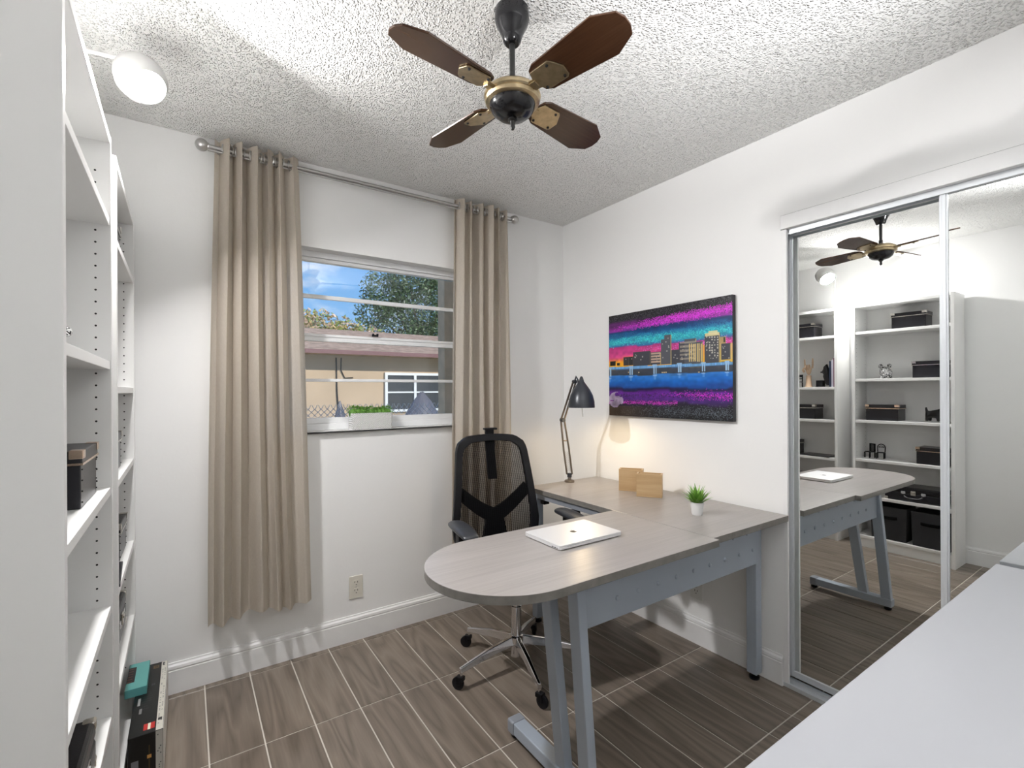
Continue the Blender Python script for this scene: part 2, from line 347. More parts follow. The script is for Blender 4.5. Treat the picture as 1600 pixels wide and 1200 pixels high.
MB().box((-hw_+.001, -.018, -.012), (hw_-.001, .066, .0)).box((-hw_-.03, -.018, -.012), (hw_+.03, -.0005, .0)).obj('window_sill', M['marble'], win, bev=.003)
# ================================================================== LAMPS THAT LIGHT THE ROOM
def light(name, kind, loc, power, col, size=.1, rot=None, parent=None):
    l = bpy.data.lights.new(name, kind); l.energy = power; l.color = col
    if kind == 'AREA': l.shape = 'DISK'; l.size = size
    elif kind in ('POINT', 'SPOT'): l.shadow_soft_size = size
    o = bpy.data.objects.new(name, l); COL.objects.link(o); o.location = loc
    if rot is not None: o.rotation_euler = rot
    if parent is not None: o.parent = parent
    return o
# added fill lamp on a stand, unseen behind the camera, bounced off the ceiling
sl_ = thing('added_fill_lamp', 'added black fill lamp on a tripod stand unseen behind the camera pointing at the ceiling', 'lamp', (.55, -.50, 0))
MB().tube([(0, 0, .10), (0, 0, .9), (0, 0, 1.62)], .013, 12).obj('pole', M['rod_dark'], sl_, smooth=50)
for k in range(3):
    a_ = 2*PI*k/3+.4; MB().tube([(0, 0, .42), (.26*math.cos(a_), .26*math.sin(a_), .009)], .009, 10).obj('leg', M['rod_dark'], sl_, smooth=50)
sax = (Vector((.92, .10, ZC))-Vector((.55, -.50, 1.70))).normalized(); SQ = T(0, 0, 1.70) @ sax.to_track_quat('Z', 'Y').to_matrix().to_4x4()
MB().lathe([(0, -.16), (.05, -.16), (.055, -.15), (.055, .02), (.085, .10), (.083, .10), (.052, .02), (0, .015)], 28, SQ).obj('lamp_head', M['rod_dark'], sl_, smooth=40)
MB().tube([(0, 0, 1.60), (0, 0, 1.66)], .02, 10).obj('bracket', M['rod_dark'], sl_, smooth=50)
M['glow_fill'] = mat('lit_fill_bulb', (.9, .9, .9), .4, emit=(1, .99, .97), estr=20)
MB().ball(SQ @ Vector((0, 0, .040)), .022, 14, 8).obj('bulb', M['glow_fill'], sl_, smooth=60)
so_ = light('added_fill_light', 'SPOT', SQ @ Vector((0, 0, .085)), ADDED_FILL_W, (.99, .99, 1.0), .05, sax.to_track_quat('-Z', 'Y').to_euler(), sl_)
so_.rotation_euler = (-sax).to_track_quat('Z', 'Y').to_euler(); so_.data.spot_size = math.radians(74); so_.data.spot_blend = 1.0

# ================================================================== BOOKCASES (local: x = depth from the front edge (negative into the case), y = width)
BW, BD, BH, PT = .66, .243, 1.998, .021
def bookcase(label, loc, rz, shelves):
    r = thing('bookcase', label, 'bookcase', loc, rz, 'white bookcases along the left wall')
    for y in (0, BW-PT): MB().box((-BD, y, 0), (0, y+PT, BH)).obj('side_panel', M['shelf'], r, bev=.0012)
    MB().box((-BD+.004, PT, BH-.022), (-.001, BW-PT, BH)).obj('top_board', M['shelf'], r, bev=.0012)
    MB().box((-BD+.004, PT, .075), (-.001, BW-PT, .097)).obj('bottom_shelf', M['shelf'], r, bev=.0012)
    MB().box((-.030, PT, 0), (-.014, BW-PT, .075)).obj('kickboard', M['shelf'], r)
    MB().box((-BD, PT, .03), (-BD+.004, BW-PT, BH-.001)).obj('back_panel', M['shelf'], r)
    for z in shelves: MB().box((-BD+.005, PT+.001, z-.022), (-.003, BW-PT-.001, z)).obj('shelf', M['shelf'], r, bev=.0012)
    mb = MB()
    for y, s in ((PT, 1), (BW-PT, -1)):
        for x in (-.032, -.205):
            z = .20
            while z < BH-.08:
                if all(abs(z-q+.01) > .016 for q in shelves):
                    mb.add([(x+.0027*math.cos(a*PI/4), y+s*.0004, z+.0027*math.sin(a*PI/4)) for a in range(8)], [tuple(range(8))])
                z += .032
    o = mb.obj('peg_holes', M['holes'], r); o['kind'] = 'stuff'
    return r
B1 = (-.1635, 1.043); B2 = (-.169, 1.815)
S1 = [1.775, 1.385, 1.045, .725, .425]; S2 = [1.765, 1.32, 1.035, .705, .405]
bookcase('tall white bookcase with two charcoal fabric bins on its bottom shelf', (*B1, 0), .008, S1)
bookcase('tall white bookcase in the corner by the curtain with a lamp on top', (*B2, 0), .010, S2)

# lamp standing on the far bookcase
lp = thing('shelf_lamp', 'white lamp with lit dome head standing on top of the corner bookcase', 'lamp', (-.305, 1.885, BH))
MB().lathe([(0, 0), (.055, 0), (.055, .008), (.050, .014), (0, .016)], 28).obj('lamp_base', M['white_plastic'], lp, smooth=40)
MB().tube([(0, 0, .014), (0, 0, .15), (0, 0, .318)], .0065, 12).obj('pole', M['white_plastic'], lp, smooth=50)
MB().tube([(0, 0, .314), (.08, .014, .330), (.158, .032, .345)], .006, 12).obj('arm', M['white_plastic'], lp, smooth=50)
MB().cbox((.156, .032, .351), (.022, .014, .014)).obj('hinge', M['nickel'], lp, bev=.002)
ax = Vector((.38, -.56, -.74)).normalized(); apex = Vector((.163, .040, .336))
Q = T(*apex) @ (-ax).to_track_quat('Z', 'Y').to_matrix().to_4x4()
M['shade_white'] = mat('white_enamel_shade', (.62, .62, .61), .5)
MB().lathe([(.0, .004), (.018, .002), (.045, -.016), (.064, -.040), (.070, -.068), (.066, -.095), (.053, -.118), (.051, -.118), (.063, -.095), (.067, -.068), (.061, -.041), (.043, -.019), (.0, -.004)], 36, Q, cap=False).obj('lamp_shade', M['shade_white'], lp, smooth=50)
M['glow'] = mat('lit_bulb_diffuser', (.95, .95, .95), .4, emit=(1, .98, .94), estr=14)
MB().lathe([(.0, -.1215), (.030, -.1205), (.0505, -.1165), (.0505, -.108), (0, -.108)], 36, Q).obj('bulb', M['glow'], lp, smooth=40)
lpo = apex + ax*.124
light('shelf_lamp_light', 'AREA', lpo, SHELF_LAMP_W, (1, .98, .97), .11, (ax).to_track_quat('-Z', 'Y').to_euler(), lp)

# ---- black storage boxes
def storage_box(label, x, y0, z, w=.222, d=.165, h=.128, trim='tin', rz=0.0):
    # front face at x, width along +y
    r = thing('storage_box', label, 'box', (x-d/2, y0+w/2, z), rz, 'black storage boxes on the shelves')
    lh = h*.24
    MB().box((-d/2+.003, -w/2+.003, 0), (d/2-.003, w/2-.003, h-lh)).obj('box_body', M['black_leather'], r, bev=.003)
    MB().box((-d/2, -w/2, h-lh), (d/2, w/2, h)).obj('lid', M['black_leather'], r, bev=.003)
    e = .0016; tr = MB()
    tr.box((d/2, -w/2, h-lh-.001), (d/2+e, w/2, h-lh+.004)).box((-d/2, w/2, h-lh-.001), (d/2+e, w/2+e, h-lh+.004)).box((-d/2, -w/2-e, h-lh-.001), (d/2+e, -w/2, h-lh+.004))
    tr.obj('trim_strip', M[trim], r)
    for s in (-1, 1):
        cb = MB(); c = .026; ya, yb = sorted((s*(w/2+e), s*(w/2-c)))
        cb.box((d/2, ya, h-.017), (d/2+e*1.5, yb, h+e)); cb.box((d/2-.022, ya, h), (d/2+e*1.5, yb, h+e)); ya, yb = sorted((s*w/2, s*(w/2+e*1.5))); cb.box((d/2-.022, ya, h-.017), (d/2+e, yb, h+e))
        cb.obj('metal_corner', M[trim], r, bev=.001)
    rv = MB()
    for s in (-1, 1):
        for k in range(4): rv.cbox((d/2-.002, s*(w/2-.012), .014+k*.024), (.0032, .003, .003))
    o = rv.obj('rivets', M['rod_dark'], r); o['kind'] = 'stuff'
    return r
storage_box('black lidded box with silver corners, the highest in the bookcase with fabric bins', -.238, 1.235, S1[0], d=.155)
storage_box('black lidded box standing beside the patterned animal figurine', -.222, 1.098, S1[1])
storage_box('black lidded box with copper corners beside the black dog figurine', -.190, 1.395, S1[2], trim='brass_trim')
storage_box('black lidded box with copper corners on the shelf with two miniature chairs', -.200, 1.085, S1[3], w=.205, trim='brass_trim', rz=.04)
storage_box('black lidded box with silver corners, the highest in the corner bookcase', -.195, 2.005, S2[0])
storage_box('black lidded box below the wooden hand in the corner bookcase', -.195, 2.000, S2[2])
storage_box('black lidded box beside the flat black folder in the corner bookcase', -.195, 2.165, S2[3])
# ---- suitcase
def suitcase(label, x, y0, z, w, d, h, handle=True):
    r = thing('suitcase', label, 'suitcase', (x-d/2, y0+w/2, z), 0)
    MB().box((-d/2, -w/2, 0), (d/2, w/2, h*.60)).obj('suitcase_body', M['black_leather'], r, bev=.009)
    MB().box((-d/2, -w/2, h*.61), (d/2, w/2, h)).obj('lid', M['black_leather'], r, bev=.009)
    for s in (-1, 1):
        lt = MB(); lt.box((d/2, s*.062-.014, h*.52), (d/2+.004, s*.062+.014, h*.70)); lt.cbox((d/2+.005, s*.062, h*.56), (.004, .012, .012)); lt.obj('latch', M['chrome'], r, bev=.001)
        for za in (0, h*.80):
            cn_ = MB(); ya, yb = sorted((s*(w/2+.0018), s*(w/2-.024))); cn_.box((d/2-.024, ya, za-.001 if za else .0), (d/2+.0018, yb, za+h*.2+.0015)); cn_.obj('metal_corner', M['tin'], r, bev=.005)
    lk = MB(); lk.box((d/2, -.016, h*.46), (d/2+.006, .016, h*.78)); lk.cbox((d/2+.007, 0, h*.68), (.005, .022, .010)); lk.obj('lock', M['tin'], r, bev=.002)
    if handle: MB().tube([(d/2, -.055, h*.42), (d/2+.014, -.050, h*.34), (d/2+.020, -.030, h*.27), (d/2+.020, .030, h*.27), (d/2+.014, .050, h*.34), (d/2, .055, h*.42)], .0055, 8).obj('handle', M['black_leather'], r, smooth=50)
suitcase('black suitcase with metal corners and latches on the shelf above the fabric bins', -.180, 1.118, S1[4], .368, .215, .112)
suitcase('black hard case with metal trim on the lowest raised shelf of the corner bookcase', -.200, 2.06, S2[4], .34, .19, .125, False)
# ---- fabric bins
def fabric_bin(label, x, y0, w):
    d, h = .205, .262; r = thing('fabric_bin', label, 'bin', (x-d/2, y0+w/2, .097), 0, 'charcoal fabric bins')
    t = .006; a = MB()
    def taper(f0, f1, z0, z1): 
        p = [(-d/2, -w/2), (d/2, -w/2), (d/2, w/2), (-d/2, w/2)]
        vs = [(px*f0, py*f0, z0) for px, py in p] + [(px*f1, py*f1, z1) for px, py in p]; return vs
    vo = taper(.94, 1, 0, h); vi = taper(.90, .95, t, h)
    a.add(vo+vi, [(0,3,2,1),(0,1,5,4),(1,2,6,5),(2,3,7,6),(3,0,4,7),(8,9,10,11),(8,12,13,9),(9,13,14,10),(10,14,15,11),(11,15,12,8),(4,5,13,12),(5,6,14,13),(6,7,15,14),(7,4,12,15)])
    a.obj('bin_body', M['bin'], r, bev=.002)
    MB().tube([(d/2*.985, -.058, h*.68), (d/2+.006, -.045, h*.675), (d/2+.008, 0, h*.67), (d/2+.006, .045, h*.675), (d/2*.985, .058, h*.68)], .012, 8, flat=(.28, 1)).obj('handle', M['black_fabric'], r, smooth=50)
fabric_bin('charcoal fabric bin on the bottom shelf beside the outer end panel of the bookcase', -.172, 1.080, .235)
fabric_bin('charcoal fabric bin on the bottom shelf on the side of the corner bookcase', -.185, 1.345, .240)
# ---- figurines
def skin(name, pts, edges, radii, m, parent, sub=2, root=0):
    me = bpy.data.meshes.new(name); me.from_pydata(pts, edges, []); me.update(); o = bpy.data.objects.new(name, me); COL.objects.link(o)
    o.data.materials.append(m); md = o.modifiers.new('skin', 'SKIN'); md.use_smooth_shade = True
    for i, sv in enumerate(me.skin_vertices[0].data): sv.radius = (radii[i], radii[i]) if not isinstance(radii[i], tuple) else radii[i]; sv.use_root = (i == root)
    s = o.modifiers.new('sub', 'SUBSURF'); s.levels = sub; s.render_levels = sub
    if parent is not None: o.parent = parent
    return o
def pattern_mat():
    m, t, b = new_mat('black_white_doodle'); tcn = N(t, 'ShaderNodeTexCoord'); nz = N(t, 'ShaderNodeTexNoise'); nz.inputs['Scale'].default_value = 38; nz.inputs['Detail'].default_value = 1; nz.inputs['Distortion'].default_value = 1.2
    t.links.new(tcn.outputs['Object'], nz.inputs['Vector']); mu = N(t, 'ShaderNodeMath', operation='MULTIPLY'); mu.inputs[1].default_value = 7; t.links.new(nz.outputs[0], mu.inputs[0]); fr = N(t, 'ShaderNodeMath', operation='FRACT'); t.links.new(mu.outputs[0], fr.inputs[0])
    r = ramp(t, [(0, (.01, .01, .01)), (.56, (.01, .01, .01)), (.60, (.7, .7, .7)), (1, (.8, .8, .8))]); t.links.new(fr.outputs[0], r.inputs[0]); t.links.new(r.outputs[0], b.inputs['Base Color']); b.inputs['Roughness'].default_value = .25; return m
M['doodle'] = pattern_mat()
pg = thing('animal_figurine', 'round black and white patterned animal figurine with two upright ears', 'figurine', (-.284, 1.506, S1[1]))
MB().ball((0, 0, .049), (.042, .044, .038)).ball((.022, 0, .066), (.030, .036, .032)).obj('figurine_body', M['doodle'], pg, smooth=80)
for s in (-1, 1): MB().ball((.018, s*.030, .102), (.012, .016, .018), 12, 8).obj('ear', M['doodle'], pg, smooth=80)
for x in (-.022, .024):
    for s in (-1, 1): MB().lathe([(0, 0), (.013, 0), (.014, .022), (0, .03)], 12, T(x, s*.022, 0)).obj('leg', M['doodle'], pg, smooth=60)
MB().ball((.053, 0, .058), (.010, .016, .012), 12, 8).obj('snout', M['doodle'], pg, smooth=80)
dg = thing('dog_figurine', 'small glossy black dog figurine standing on the shelf', 'figurine', (-.235, 1.190, S1[2]), -PI/2+.25)
M['gloss_black'] = mat('glossy_black_ceramic', (.008, .008, .009), .12)
skin('figurine_body', [(0, 0, .062), (-.034, 0, .060), (.034, 0, .066), (.050, 0, .092), (.066, 0, .108), (.090, 0, .100), (-.048, 0, .085), (-.052, 0, .115), (.036, .018, .036), (.038, .019, .008), (.036, -.018, .036), (.038, -.019, .008), (-.034, .018, .036), (-.038, .019, .008), (-.034, -.018, .036), (-.038, -.019, .008)],
     [(0, 1), (0, 2), (2, 3), (3, 4), (4, 5), (1, 6), (6, 7), (2, 8), (8, 9), (2, 10), (10, 11), (1, 12), (12, 13), (1, 14), (14, 15)],
     [.028, .025, .026, .018, .021, .011, .009, .006, .012, .010, .012, .010, .013, .010, .013, .010], M['gloss_black'], dg)
for s in (-1, 1): MB().lathe([(.009, 0), (.006, .012), (0, .026)], 10, T(.060, s*.013, .122)).obj('ear', M['gloss_black'], dg, smooth=60)
def mini_chair(label, x, y, z, kind, rz):
    r = thing('miniature_chair', label, 'miniature', (x, y, z), rz, 'miniature black chairs'); m = M['black_plastic']; s = .024
    MB().box((-s, -s, .046), (s, s, .053)).obj('seat', m, r, bev=.002)
    for i in (-1, 1):
        for j in (-1, 1): MB().box((i*s-.0035, j*s-.0035, 0), (i*s+.0035, j*s+.0035, .047)).obj('leg', m, r)
    b = MB()
    if kind == 'round':
        pts = [(-s, .026*math.cos(a), .053+.036+.028*math.sin(a)) for a in [PI*k/10 for k in range(11)]]
        b.tube([(-s, .024, .05)]+pts+[(-s, -.024, .05)], .0034, 8); b.tube([(-s, .018*math.cos(a), .053+.036+.012*math.sin(a)) for a in [PI*k/8 for k in range(9)]], .0022, 6); b.tube([(-s, -.018, .089), (-s, .018, .089)], .002, 6)
    else:
        for j in (-1, 1): b.box((-s-.0035, j*s-.0035, .05), (-s+.0035, j*s+.0035, .118))
        b.box((-s-.003, -s, .110), (-s+.003, s, .118)); 
        if kind == 'slat':
            for q in (-.013, -.0045, .0045, .013): b.box((-s-.0015, q-.0018, .05), (-s+.0015, q+.0018, .112))
        else:
            b.box((-s-.003, -s, .076), (-s+.003, s, .084)); b.box((-s-.003, -s, .094), (-s+.003, s, .118))
    b.obj('backrest', m, r, smooth=50)
mini_chair('miniature black chair with a vertical slat back', -.310, 1.628, S1[3], 'slat', .5)
mini_chair('miniature black chair with a rounded hoop back', -.312, 1.552, S1[3], 'round', -.15)
mini_chair('miniature black chair with a flat ladder back beside the wooden hand', -.300, 2.190, S2[1], 'ladder', .4)
# wooden mannequin hand, index and little finger raised
M['pale_wood'] = mat('pale_beech', (.62, .44, .30), .45, var=.1, vscale=20)
wh = thing('wooden_hand', 'pale wooden mannequin hand with index and little finger raised', 'hand model', (-.265, 2.083, S2[1]), 0)
MB().lathe([(0, 0), (.031, 0), (.031, .006), (.026, .012), (.022, .06), (.020, .10), (.020, .108), (0, .108)], 20).obj('wrist_stand', M['pale_wood'], wh, smooth=40)
skin('palm', [(0, 0, .106), (0, 0, .13), (0, .012, .165), (0, -.012, .165)], [(0, 1), (1, 2), (1, 3), (2, 3)], [.018, (.020, .03), (.017, .022), (.017, .022)], M['pale_wood'], wh)
def finger(pts, r): MB().tube(pts, r, 10).obj('finger', M['pale_wood'], wh, smooth=60)
finger([(0, -.030, .172), (-.002, -.033, .205), (-.002, -.034, .235), (0, -.034, .262)], [.0085, .008, .0072, .005])
finger([(0, .028, .168), (-.002, .032, .200), (-.002, .034, .230), (0, .034, .256)], [.0075, .007, .0065, .005])
finger([(.004, -.010, .178), (.018, -.010, .200), (.034, -.010, .192), (.034, -.010, .170), (.024, -.009, .158)], [.009, .0088, .008, .0075, .006])
finger([(.004, .010, .178), (.018, .010, .198), (.034, .010, .190), (.034, .010, .168), (.024, .009, .157)], [.0088, .0085, .008, .0075, .006])
finger([(.006, .036, .140), (.022, .040, .158), (.038, .024, .172), (.042, .004, .176)], [.010, .009, .008, .006])
# black bust bookend
bu = thing('bust_bookend', 'glossy black face bust bookend leaning against the books', 'bookend', (-.245, 1.930, S2[1]))
MB().box((-.040, -.045, 0), (.040, .075, .006)).box((-.030, .020, .006), (.030, .072, .060)).obj('bookend_base', M['gloss_black'], bu, bev=.003)
skin('head', [(0, -.022, .012), (0, -.016, .060), (.0, -.008, .095), (.0, -.004, .140), (.0, .002, .180), (.0, .022, .110), (.0, .032, .138), (.0, .024, .165)], [(0, 1), (1, 2), (2, 3), (3, 4), (2, 5), (3, 6), (4, 7)], [.030, .026, .026, .036, .030, .014, .010, .012], M['gloss_black'], bu)
MB().lathe([(0, -.003), (.007, 0), (.006, .010), (0, .012)], 10, T(.0, .040, .128)).obj('nose', M['gloss_black'], bu, smooth=60)
# books
for k, (lab, c, w, h) in enumerate((('dark blue book standing next to the bust bookend', (.02, .03, .06), .018, .225), ('pale lilac book in the short row beside the bust bookend', (.50, .48, .56), .016, .235), ('maroon book in the short row beside the bust bookend', (.13, .03, .06), .012, .250))):
    y = (1.868, 1.8525, 1.8405)[k]; bk = thing('book', lab, 'book', (-.255, y, S2[1]), 0, 'books on the shelf')
    MB().box((-.07, -.001, .003), (.064, w-.005, h-.003)).obj('pages', M['ivory'], bk)
    cv = mat('book_cover_'+str(k), c, .4); MB().box((-.072, -.003, 0), (.068, -.001, h)).box((-.072, w-.005, 0), (.068, w-.003, h)).box((.066, -.003, 0), (.070, w-.003, h)).obj('cover', cv, bk)
# flat folder
fd = MB().box((-.09, -.125, 0), (.09, .125, .010)).obj('folder', M['black_leather'], bev=.002); fd.location = (-.268, 2.005, S2[3]); fd.rotation_euler = (0, 0, .06); tag(fd, 'flat black folder lying on a shelf of the corner bookcase', 'folder')

# ================================================================== BOXES ON THE FLOOR BY THE CORNER BOOKCASE
def lin(a): a = np.asarray(a, float); return np.where(a <= .04045, a/12.92, ((a+.055)/1.055)**2.4)
def painted(name, img, o0, du, dv, m, parent):
    """flat printed sheet: img[row][col] in sRGB, o0 = top-left corner, du along the row, dv down"""
    h, w = img.shape[:2]; o0, du, dv = Vector(o0), Vector(du), Vector(dv)
    vs = [tuple(o0+du*(c/w)+dv*(r/h)) for r in range(h+1) for c in range(w+1)]
    fs = [(r*(w+1)+c, (r+1)*(w+1)+c, (r+1)*(w+1)+c+1, r*(w+1)+c+1) for r in range(h) for c in range(w)]
    me = bpy.data.meshes.new(name); me.from_pydata(vs, [], fs); at = me.attributes.new('paint', 'FLOAT_COLOR', 'FACE')
    c4 = np.ones((h*w, 4)); c4[:, :3] = lin(img.reshape(-1, 3)); at.data.foreach_set('color', c4.ravel().astype(np.float32)); me.materials.append(m); me.update()
    o = bpy.data.objects.new(name, me); COL.objects.link(o); o.parent = parent; return o
rs = np.random.RandomState(3)
def fillr(img, x0, y0, x1, y1, c): img[int(y0):int(y1), int(x0):int(x1)] = c
X0, X1, Y0, Y1, HB = -.163, -.070, 1.975, 2.465, .180
pb = thing('product_box', 'black printed cardboard box with a white edge stripe on the floor by the baseboard', 'box', ((X0+X1)/2, (Y0+Y1)/2, 0))
wx, wy = (X1-X0)/2, (Y1-Y0)/2
M['card_black'] = mat('black_card', (.014, .014, .017), .28); M['card_white'] = mat('white_card', (.75, .74, .70), .5)
MB().box((-wx, -wy, 0), (wx, wy, HB)).obj('carton', M['card_black'], pb, bev=.0015)
MB().box((wx, -wy+.001, .001), (wx+.0006, wy-.001, HB-.001)).obj('side_label', M['card_white'], pb)
im = np.zeros((120, 24, 3)) + .055; im[:, :] += rs.rand(120, 24, 1)*.012
fillr(im, 19, 0, 24, 120, (.80, .79, .75)); fillr(im, 20.4, 2, 22.6, 8, (.08, .08, .08)); fillr(im, 21, 4, 22, 6, (.7, .7, .7))
for r in range(14, 112, 2):
    for c in (20, 22):
        if rs.rand() < .4: im[r, c] = .45
fillr(im, 20, 102, 23, 106, (.15, .15, .15)); fillr(im, 12, 5, 17, 11, (.42, .33, .22)); im[6:10:2, 13:16] = (.08, .07, .06)
for k in range(10): r = 45+k*4; im[r:r+1, 2+k % 5:10+k % 7] = .12+.05*rs.rand()
fillr(im, 3, 62, 5, 74, (.6, .6, .6)); fillr(im, 5, 80, 7, 88, (.5, .5, .5)); fillr(im, 12, 40, 15, 44, (.22, .22, .24))
fillr(im, 10, 106, 18, 115, (.72, .16, .14)); fillr(im, 13, 106, 15, 115, (.88, .86, .78))
painted('printed_top', im, (-wx+.001, wy-.001, HB+.0006), (2*wx-.002, 0, 0), (0, -2*wy+.002, 0), M['print'], pb)
im = np.zeros((46, 24, 3)) + .03; fillr(im, 19, 0, 24, 46, (.72, .71, .68))
for r in range(3, 44, 2):
    if rs.rand() < .6: im[r, 20+int(rs.rand()*3)] = .4
fillr(im, 14, 10, 15, 30, (.25, .2, .1)); fillr(im, 13, 18, 16, 21, (.75, .55, .3)); fillr(im, 2, 20, 7, 40, (.45, .45, .47)); fillr(im, 3, 26, 5, 30, (.05, .05, .05))
painted('printed_front', im, (-wx+.001, -wy-.0006, HB-.001), (2*wx-.002, 0, 0), (0, 0, -HB+.002), M['print'], pb)
tb = thing('teal_box', 'small teal cardboard box lying on top of the black printed box', 'box', (-.160, 2.338, HB+.0008))
M['teal'] = mat('teal_card', (.10, .34, .34), .5)
MB().box((-.0325, -.102, 0), (.0325, .102, .030)).obj('carton', M['teal'], tb, bev=.001)
im = np.zeros((40, 8, 3)) + np.array((.38, .65, .63)); fillr(im, 0, 6, 3, 30, (.10, .10, .11))
for k in range(6): im[8+k*4, 0:2] = (.45, .3, .25)
painted('printed_top', im, (-.0315, .101, .0306), (.063, 0, 0), (0, -.202, 0), M['print'], tb)

# ================================================================== CURTAINS
RZ, RY = 2.372, 2.462
rod = thing('curtain_rod', 'brushed nickel curtain rod with ball finials above the window', 'curtain rod', (.88, RY, RZ))
MB().tube([(-.80, 0, 0), (0, 0, 0), (.80, 0, 0)], .0095, 16).obj('rod', M['nickel'], rod, smooth=50)
MB().tube([(-.80, .0, -.016), (0, 0, -.016), (.80, 0, -.016)], .0045, 10).obj('lower_rail', M['nickel'], rod, smooth=50)
for s in (-1, 1):
    mb = MB(); mb.ball((s*.822, 0, 0), .026, 20, 12); mb.lathe([(0, 0), (.015, 0), (.015, .008), (.011, .012), (0, .012)], 16, T(s*.795, 0, 0) @ Matrix.Rotation(s*PI/2, 4, 'Y')); mb.obj('finial', M['nickel'], rod, smooth=45)
    mb = MB(); mb.box((s*.76-.006, .0, -.018), (s*.76+.006, YB-RY-.006, -.008)); mb.box((s*.76-.012, YB-RY-.006, -.045), (s*.76+.012, YB-RY-.0005, .022)); mb.obj('bracket', M['nickel'], rod, bev=.001)
def curtain(label, xt, xb, zb, folds, seed, amp=.040, lean=0.0):
    r = thing('curtain', label, 'curtain', ((xt[0]+xt[1])/2, RY, zb), 0, 'beige linen grommet curtains'); cx = (xt[0]+xt[1])/2
    q = random.Random(seed); NU, NV = folds*22, 46; ztop = RZ+.040
    ws = [q.uniform(.5, 1.6) for _ in range(folds)]; tot = sum(ws); ed = [0]
    for w in ws: ed.append(ed[-1]+w/tot)
    am = [q.uniform(.75, 1.15) for _ in range(folds)]; dr = [q.uniform(-.35, .35) for _ in range(folds)]
    vs = []; fs = []; gro = []
    for j in range(NV+1):
        t = j/NV; z = zb+(ztop-zb)*t
        e = (1-t)
        for i in range(NU+1):
            p = i/NU*folds; k = min(int(p), folds-1); fr = p-k
            u = ed[k]+(ed[k+1]-ed[k])*fr
            x0 = xt[0]*t+xb[0]*e - .006*math.sin(t*PI); x1 = xt[1]*t+xb[1]*e
            sq = math.sin(2*PI*fr); sq = math.copysign(abs(sq)**.75, sq)
            a = amp*am[k]*(1-.22*e)
            xx = x0+(x1-x0)*u + .010*math.sin(2*PI*2*fr+dr[k]*3)*(.3+.7*t) + .006*e*math.sin(7*u+seed+3*t)
            yy = sq*a + .006*e*math.sin(11*u+seed) + .004*math.sin(5*t+9*u)
            vs.append((xx-cx, yy, z-zb + (.012*math.sin(9*u+seed) if j == 0 else 0)))
    for j in range(NV):
        for i in range(NU): a = j*(NU+1)+i; fs.append((a, a+1, a+NU+2, a+NU+1))
    mb = MB(); mb.add(vs, fs); o = mb.obj('curtain_panel', M['cloth'], r); o.data.polygons.foreach_set('use_smooth', [True]*len(o.data.polygons))
    # grommets where the cloth crosses the rod
    for k in range(folds):
        for fr in (.25, .75):
            pass
        for fr in (.0, .5):
            u = ed[k]+(ed[k+1]-ed[k])*fr; 
            if k == 0 and fr == 0: continue
            xx = xt[0]+(xt[1]-xt[0])*u-cx; sg = 1 if fr == 0 else -1
            MB().torus((xx, 0, RZ-zb), .0215, .0035, Rz(sg*.35) @ Matrix.Rotation(PI/2, 4, 'Y'), 20, 6).obj('grommet', M['nickel'], r, smooth=60)
    return r
curtain('beige linen curtain hanging between the bookcase and the window', (.112, .440), (.078, .500), .290, 6, 4)
curtain('beige linen curtain hanging behind the office chair', (1.285, 1.640), (1.262, 1.668), .300, 6, 11)

# ================================================================== CEILING FAN
fan = thing('ceiling_fan', 'four-blade ceiling fan with dark walnut blades and antique brass fittings', 'ceiling fan', (.81, 1.18, ZC))
MB().lathe([(0, 0), (.050, 0), (.0515, -.012), (.0515, -.030), (.047, -.045), (.036, -.066), (.029, -.084), (.026, -.096), (.020, -.103), (0, -.103)], 32).obj('canopy', M['black_enamel'], fan, smooth=40)
MB().lathe([(0, -.09), (.0085, -.09), (.0085, -.200), (.0115, -.202), (.0115, -.232), (0, -.232)], 20).obj('downrod', M['rod_dark'], fan, smooth=40)
MB().lathe([(0, -.225), (.030, -.226), (.060, -.234), (.078, -.246), (.084, -.254), (.085, -.262), (.081, -.266), (.083, -.271), (.080, -.279), (.070, -.283), (0, -.283)], 40).obj('motor_housing', M['brass'], fan, smooth=35)
MB().lathe([(.069, -.281), (.0675, -.292), (.060, -.306), (.046, -.317), (.028, -.323), (.010, -.326), (0, -.326)], 40).obj('bowl', M['black_enamel'], fan, smooth=45)
MB().lathe([(0, -.322), (.013, -.324), (.014, -.330), (.008, -.334), (.0065, -.344), (.008, -.350), (.004, -.358), (0, -.359)], 16).obj('finial', M['rod_dark'], fan, smooth=45)
bl = [(.098, -.020), (.105, -.038), (.125, -.049), (.335, -.064), (.392, -.036), (.402, -.012), (.402, .012), (.392, .036), (.335, .064), (.125, .049), (.105, .038), (.098, .020)]
for k in range(4):
    th = math.radians(9+90*k); R = Rz(th) @ T(0, 0, -.258) @ Matrix.Rotation(-math.radians(13), 4, 'X')
    mb = MB(); mb.prism(bl, -.003, .003); b = mb.obj('fan_blade', M['blade'], fan, bev=.001); b.matrix_local = R
    ir = MB(); ir.prism([(.062, -.018), (.098, -.014), (.108, -.034), (.172, -.036), (.180, -.030), (.200, .002), (.196, .032), (.188, .038), (.118, .040), (.104, .022), (.062, .018)], -.0075, -.0035)
    ir.prism([(.058, -.012), (.104, -.010), (.104, .010), (.058, .012)], -.012, -.0065); i_ = ir.obj('blade_iron', M['brass'], fan, bev=.0008); i_.matrix_local = R
    sc = MB()
    for px, py in ((.118, .030), (.184, .028), (.164, -.026)): sc.lathe([(0, -.0115), (.0035, -.011), (.0045, -.0075), (0, -.0075)], 8, T(px, py, 0))
    s_ = sc.obj('screws', M['rod_dark'], i_); s_['kind'] = 'stuff'

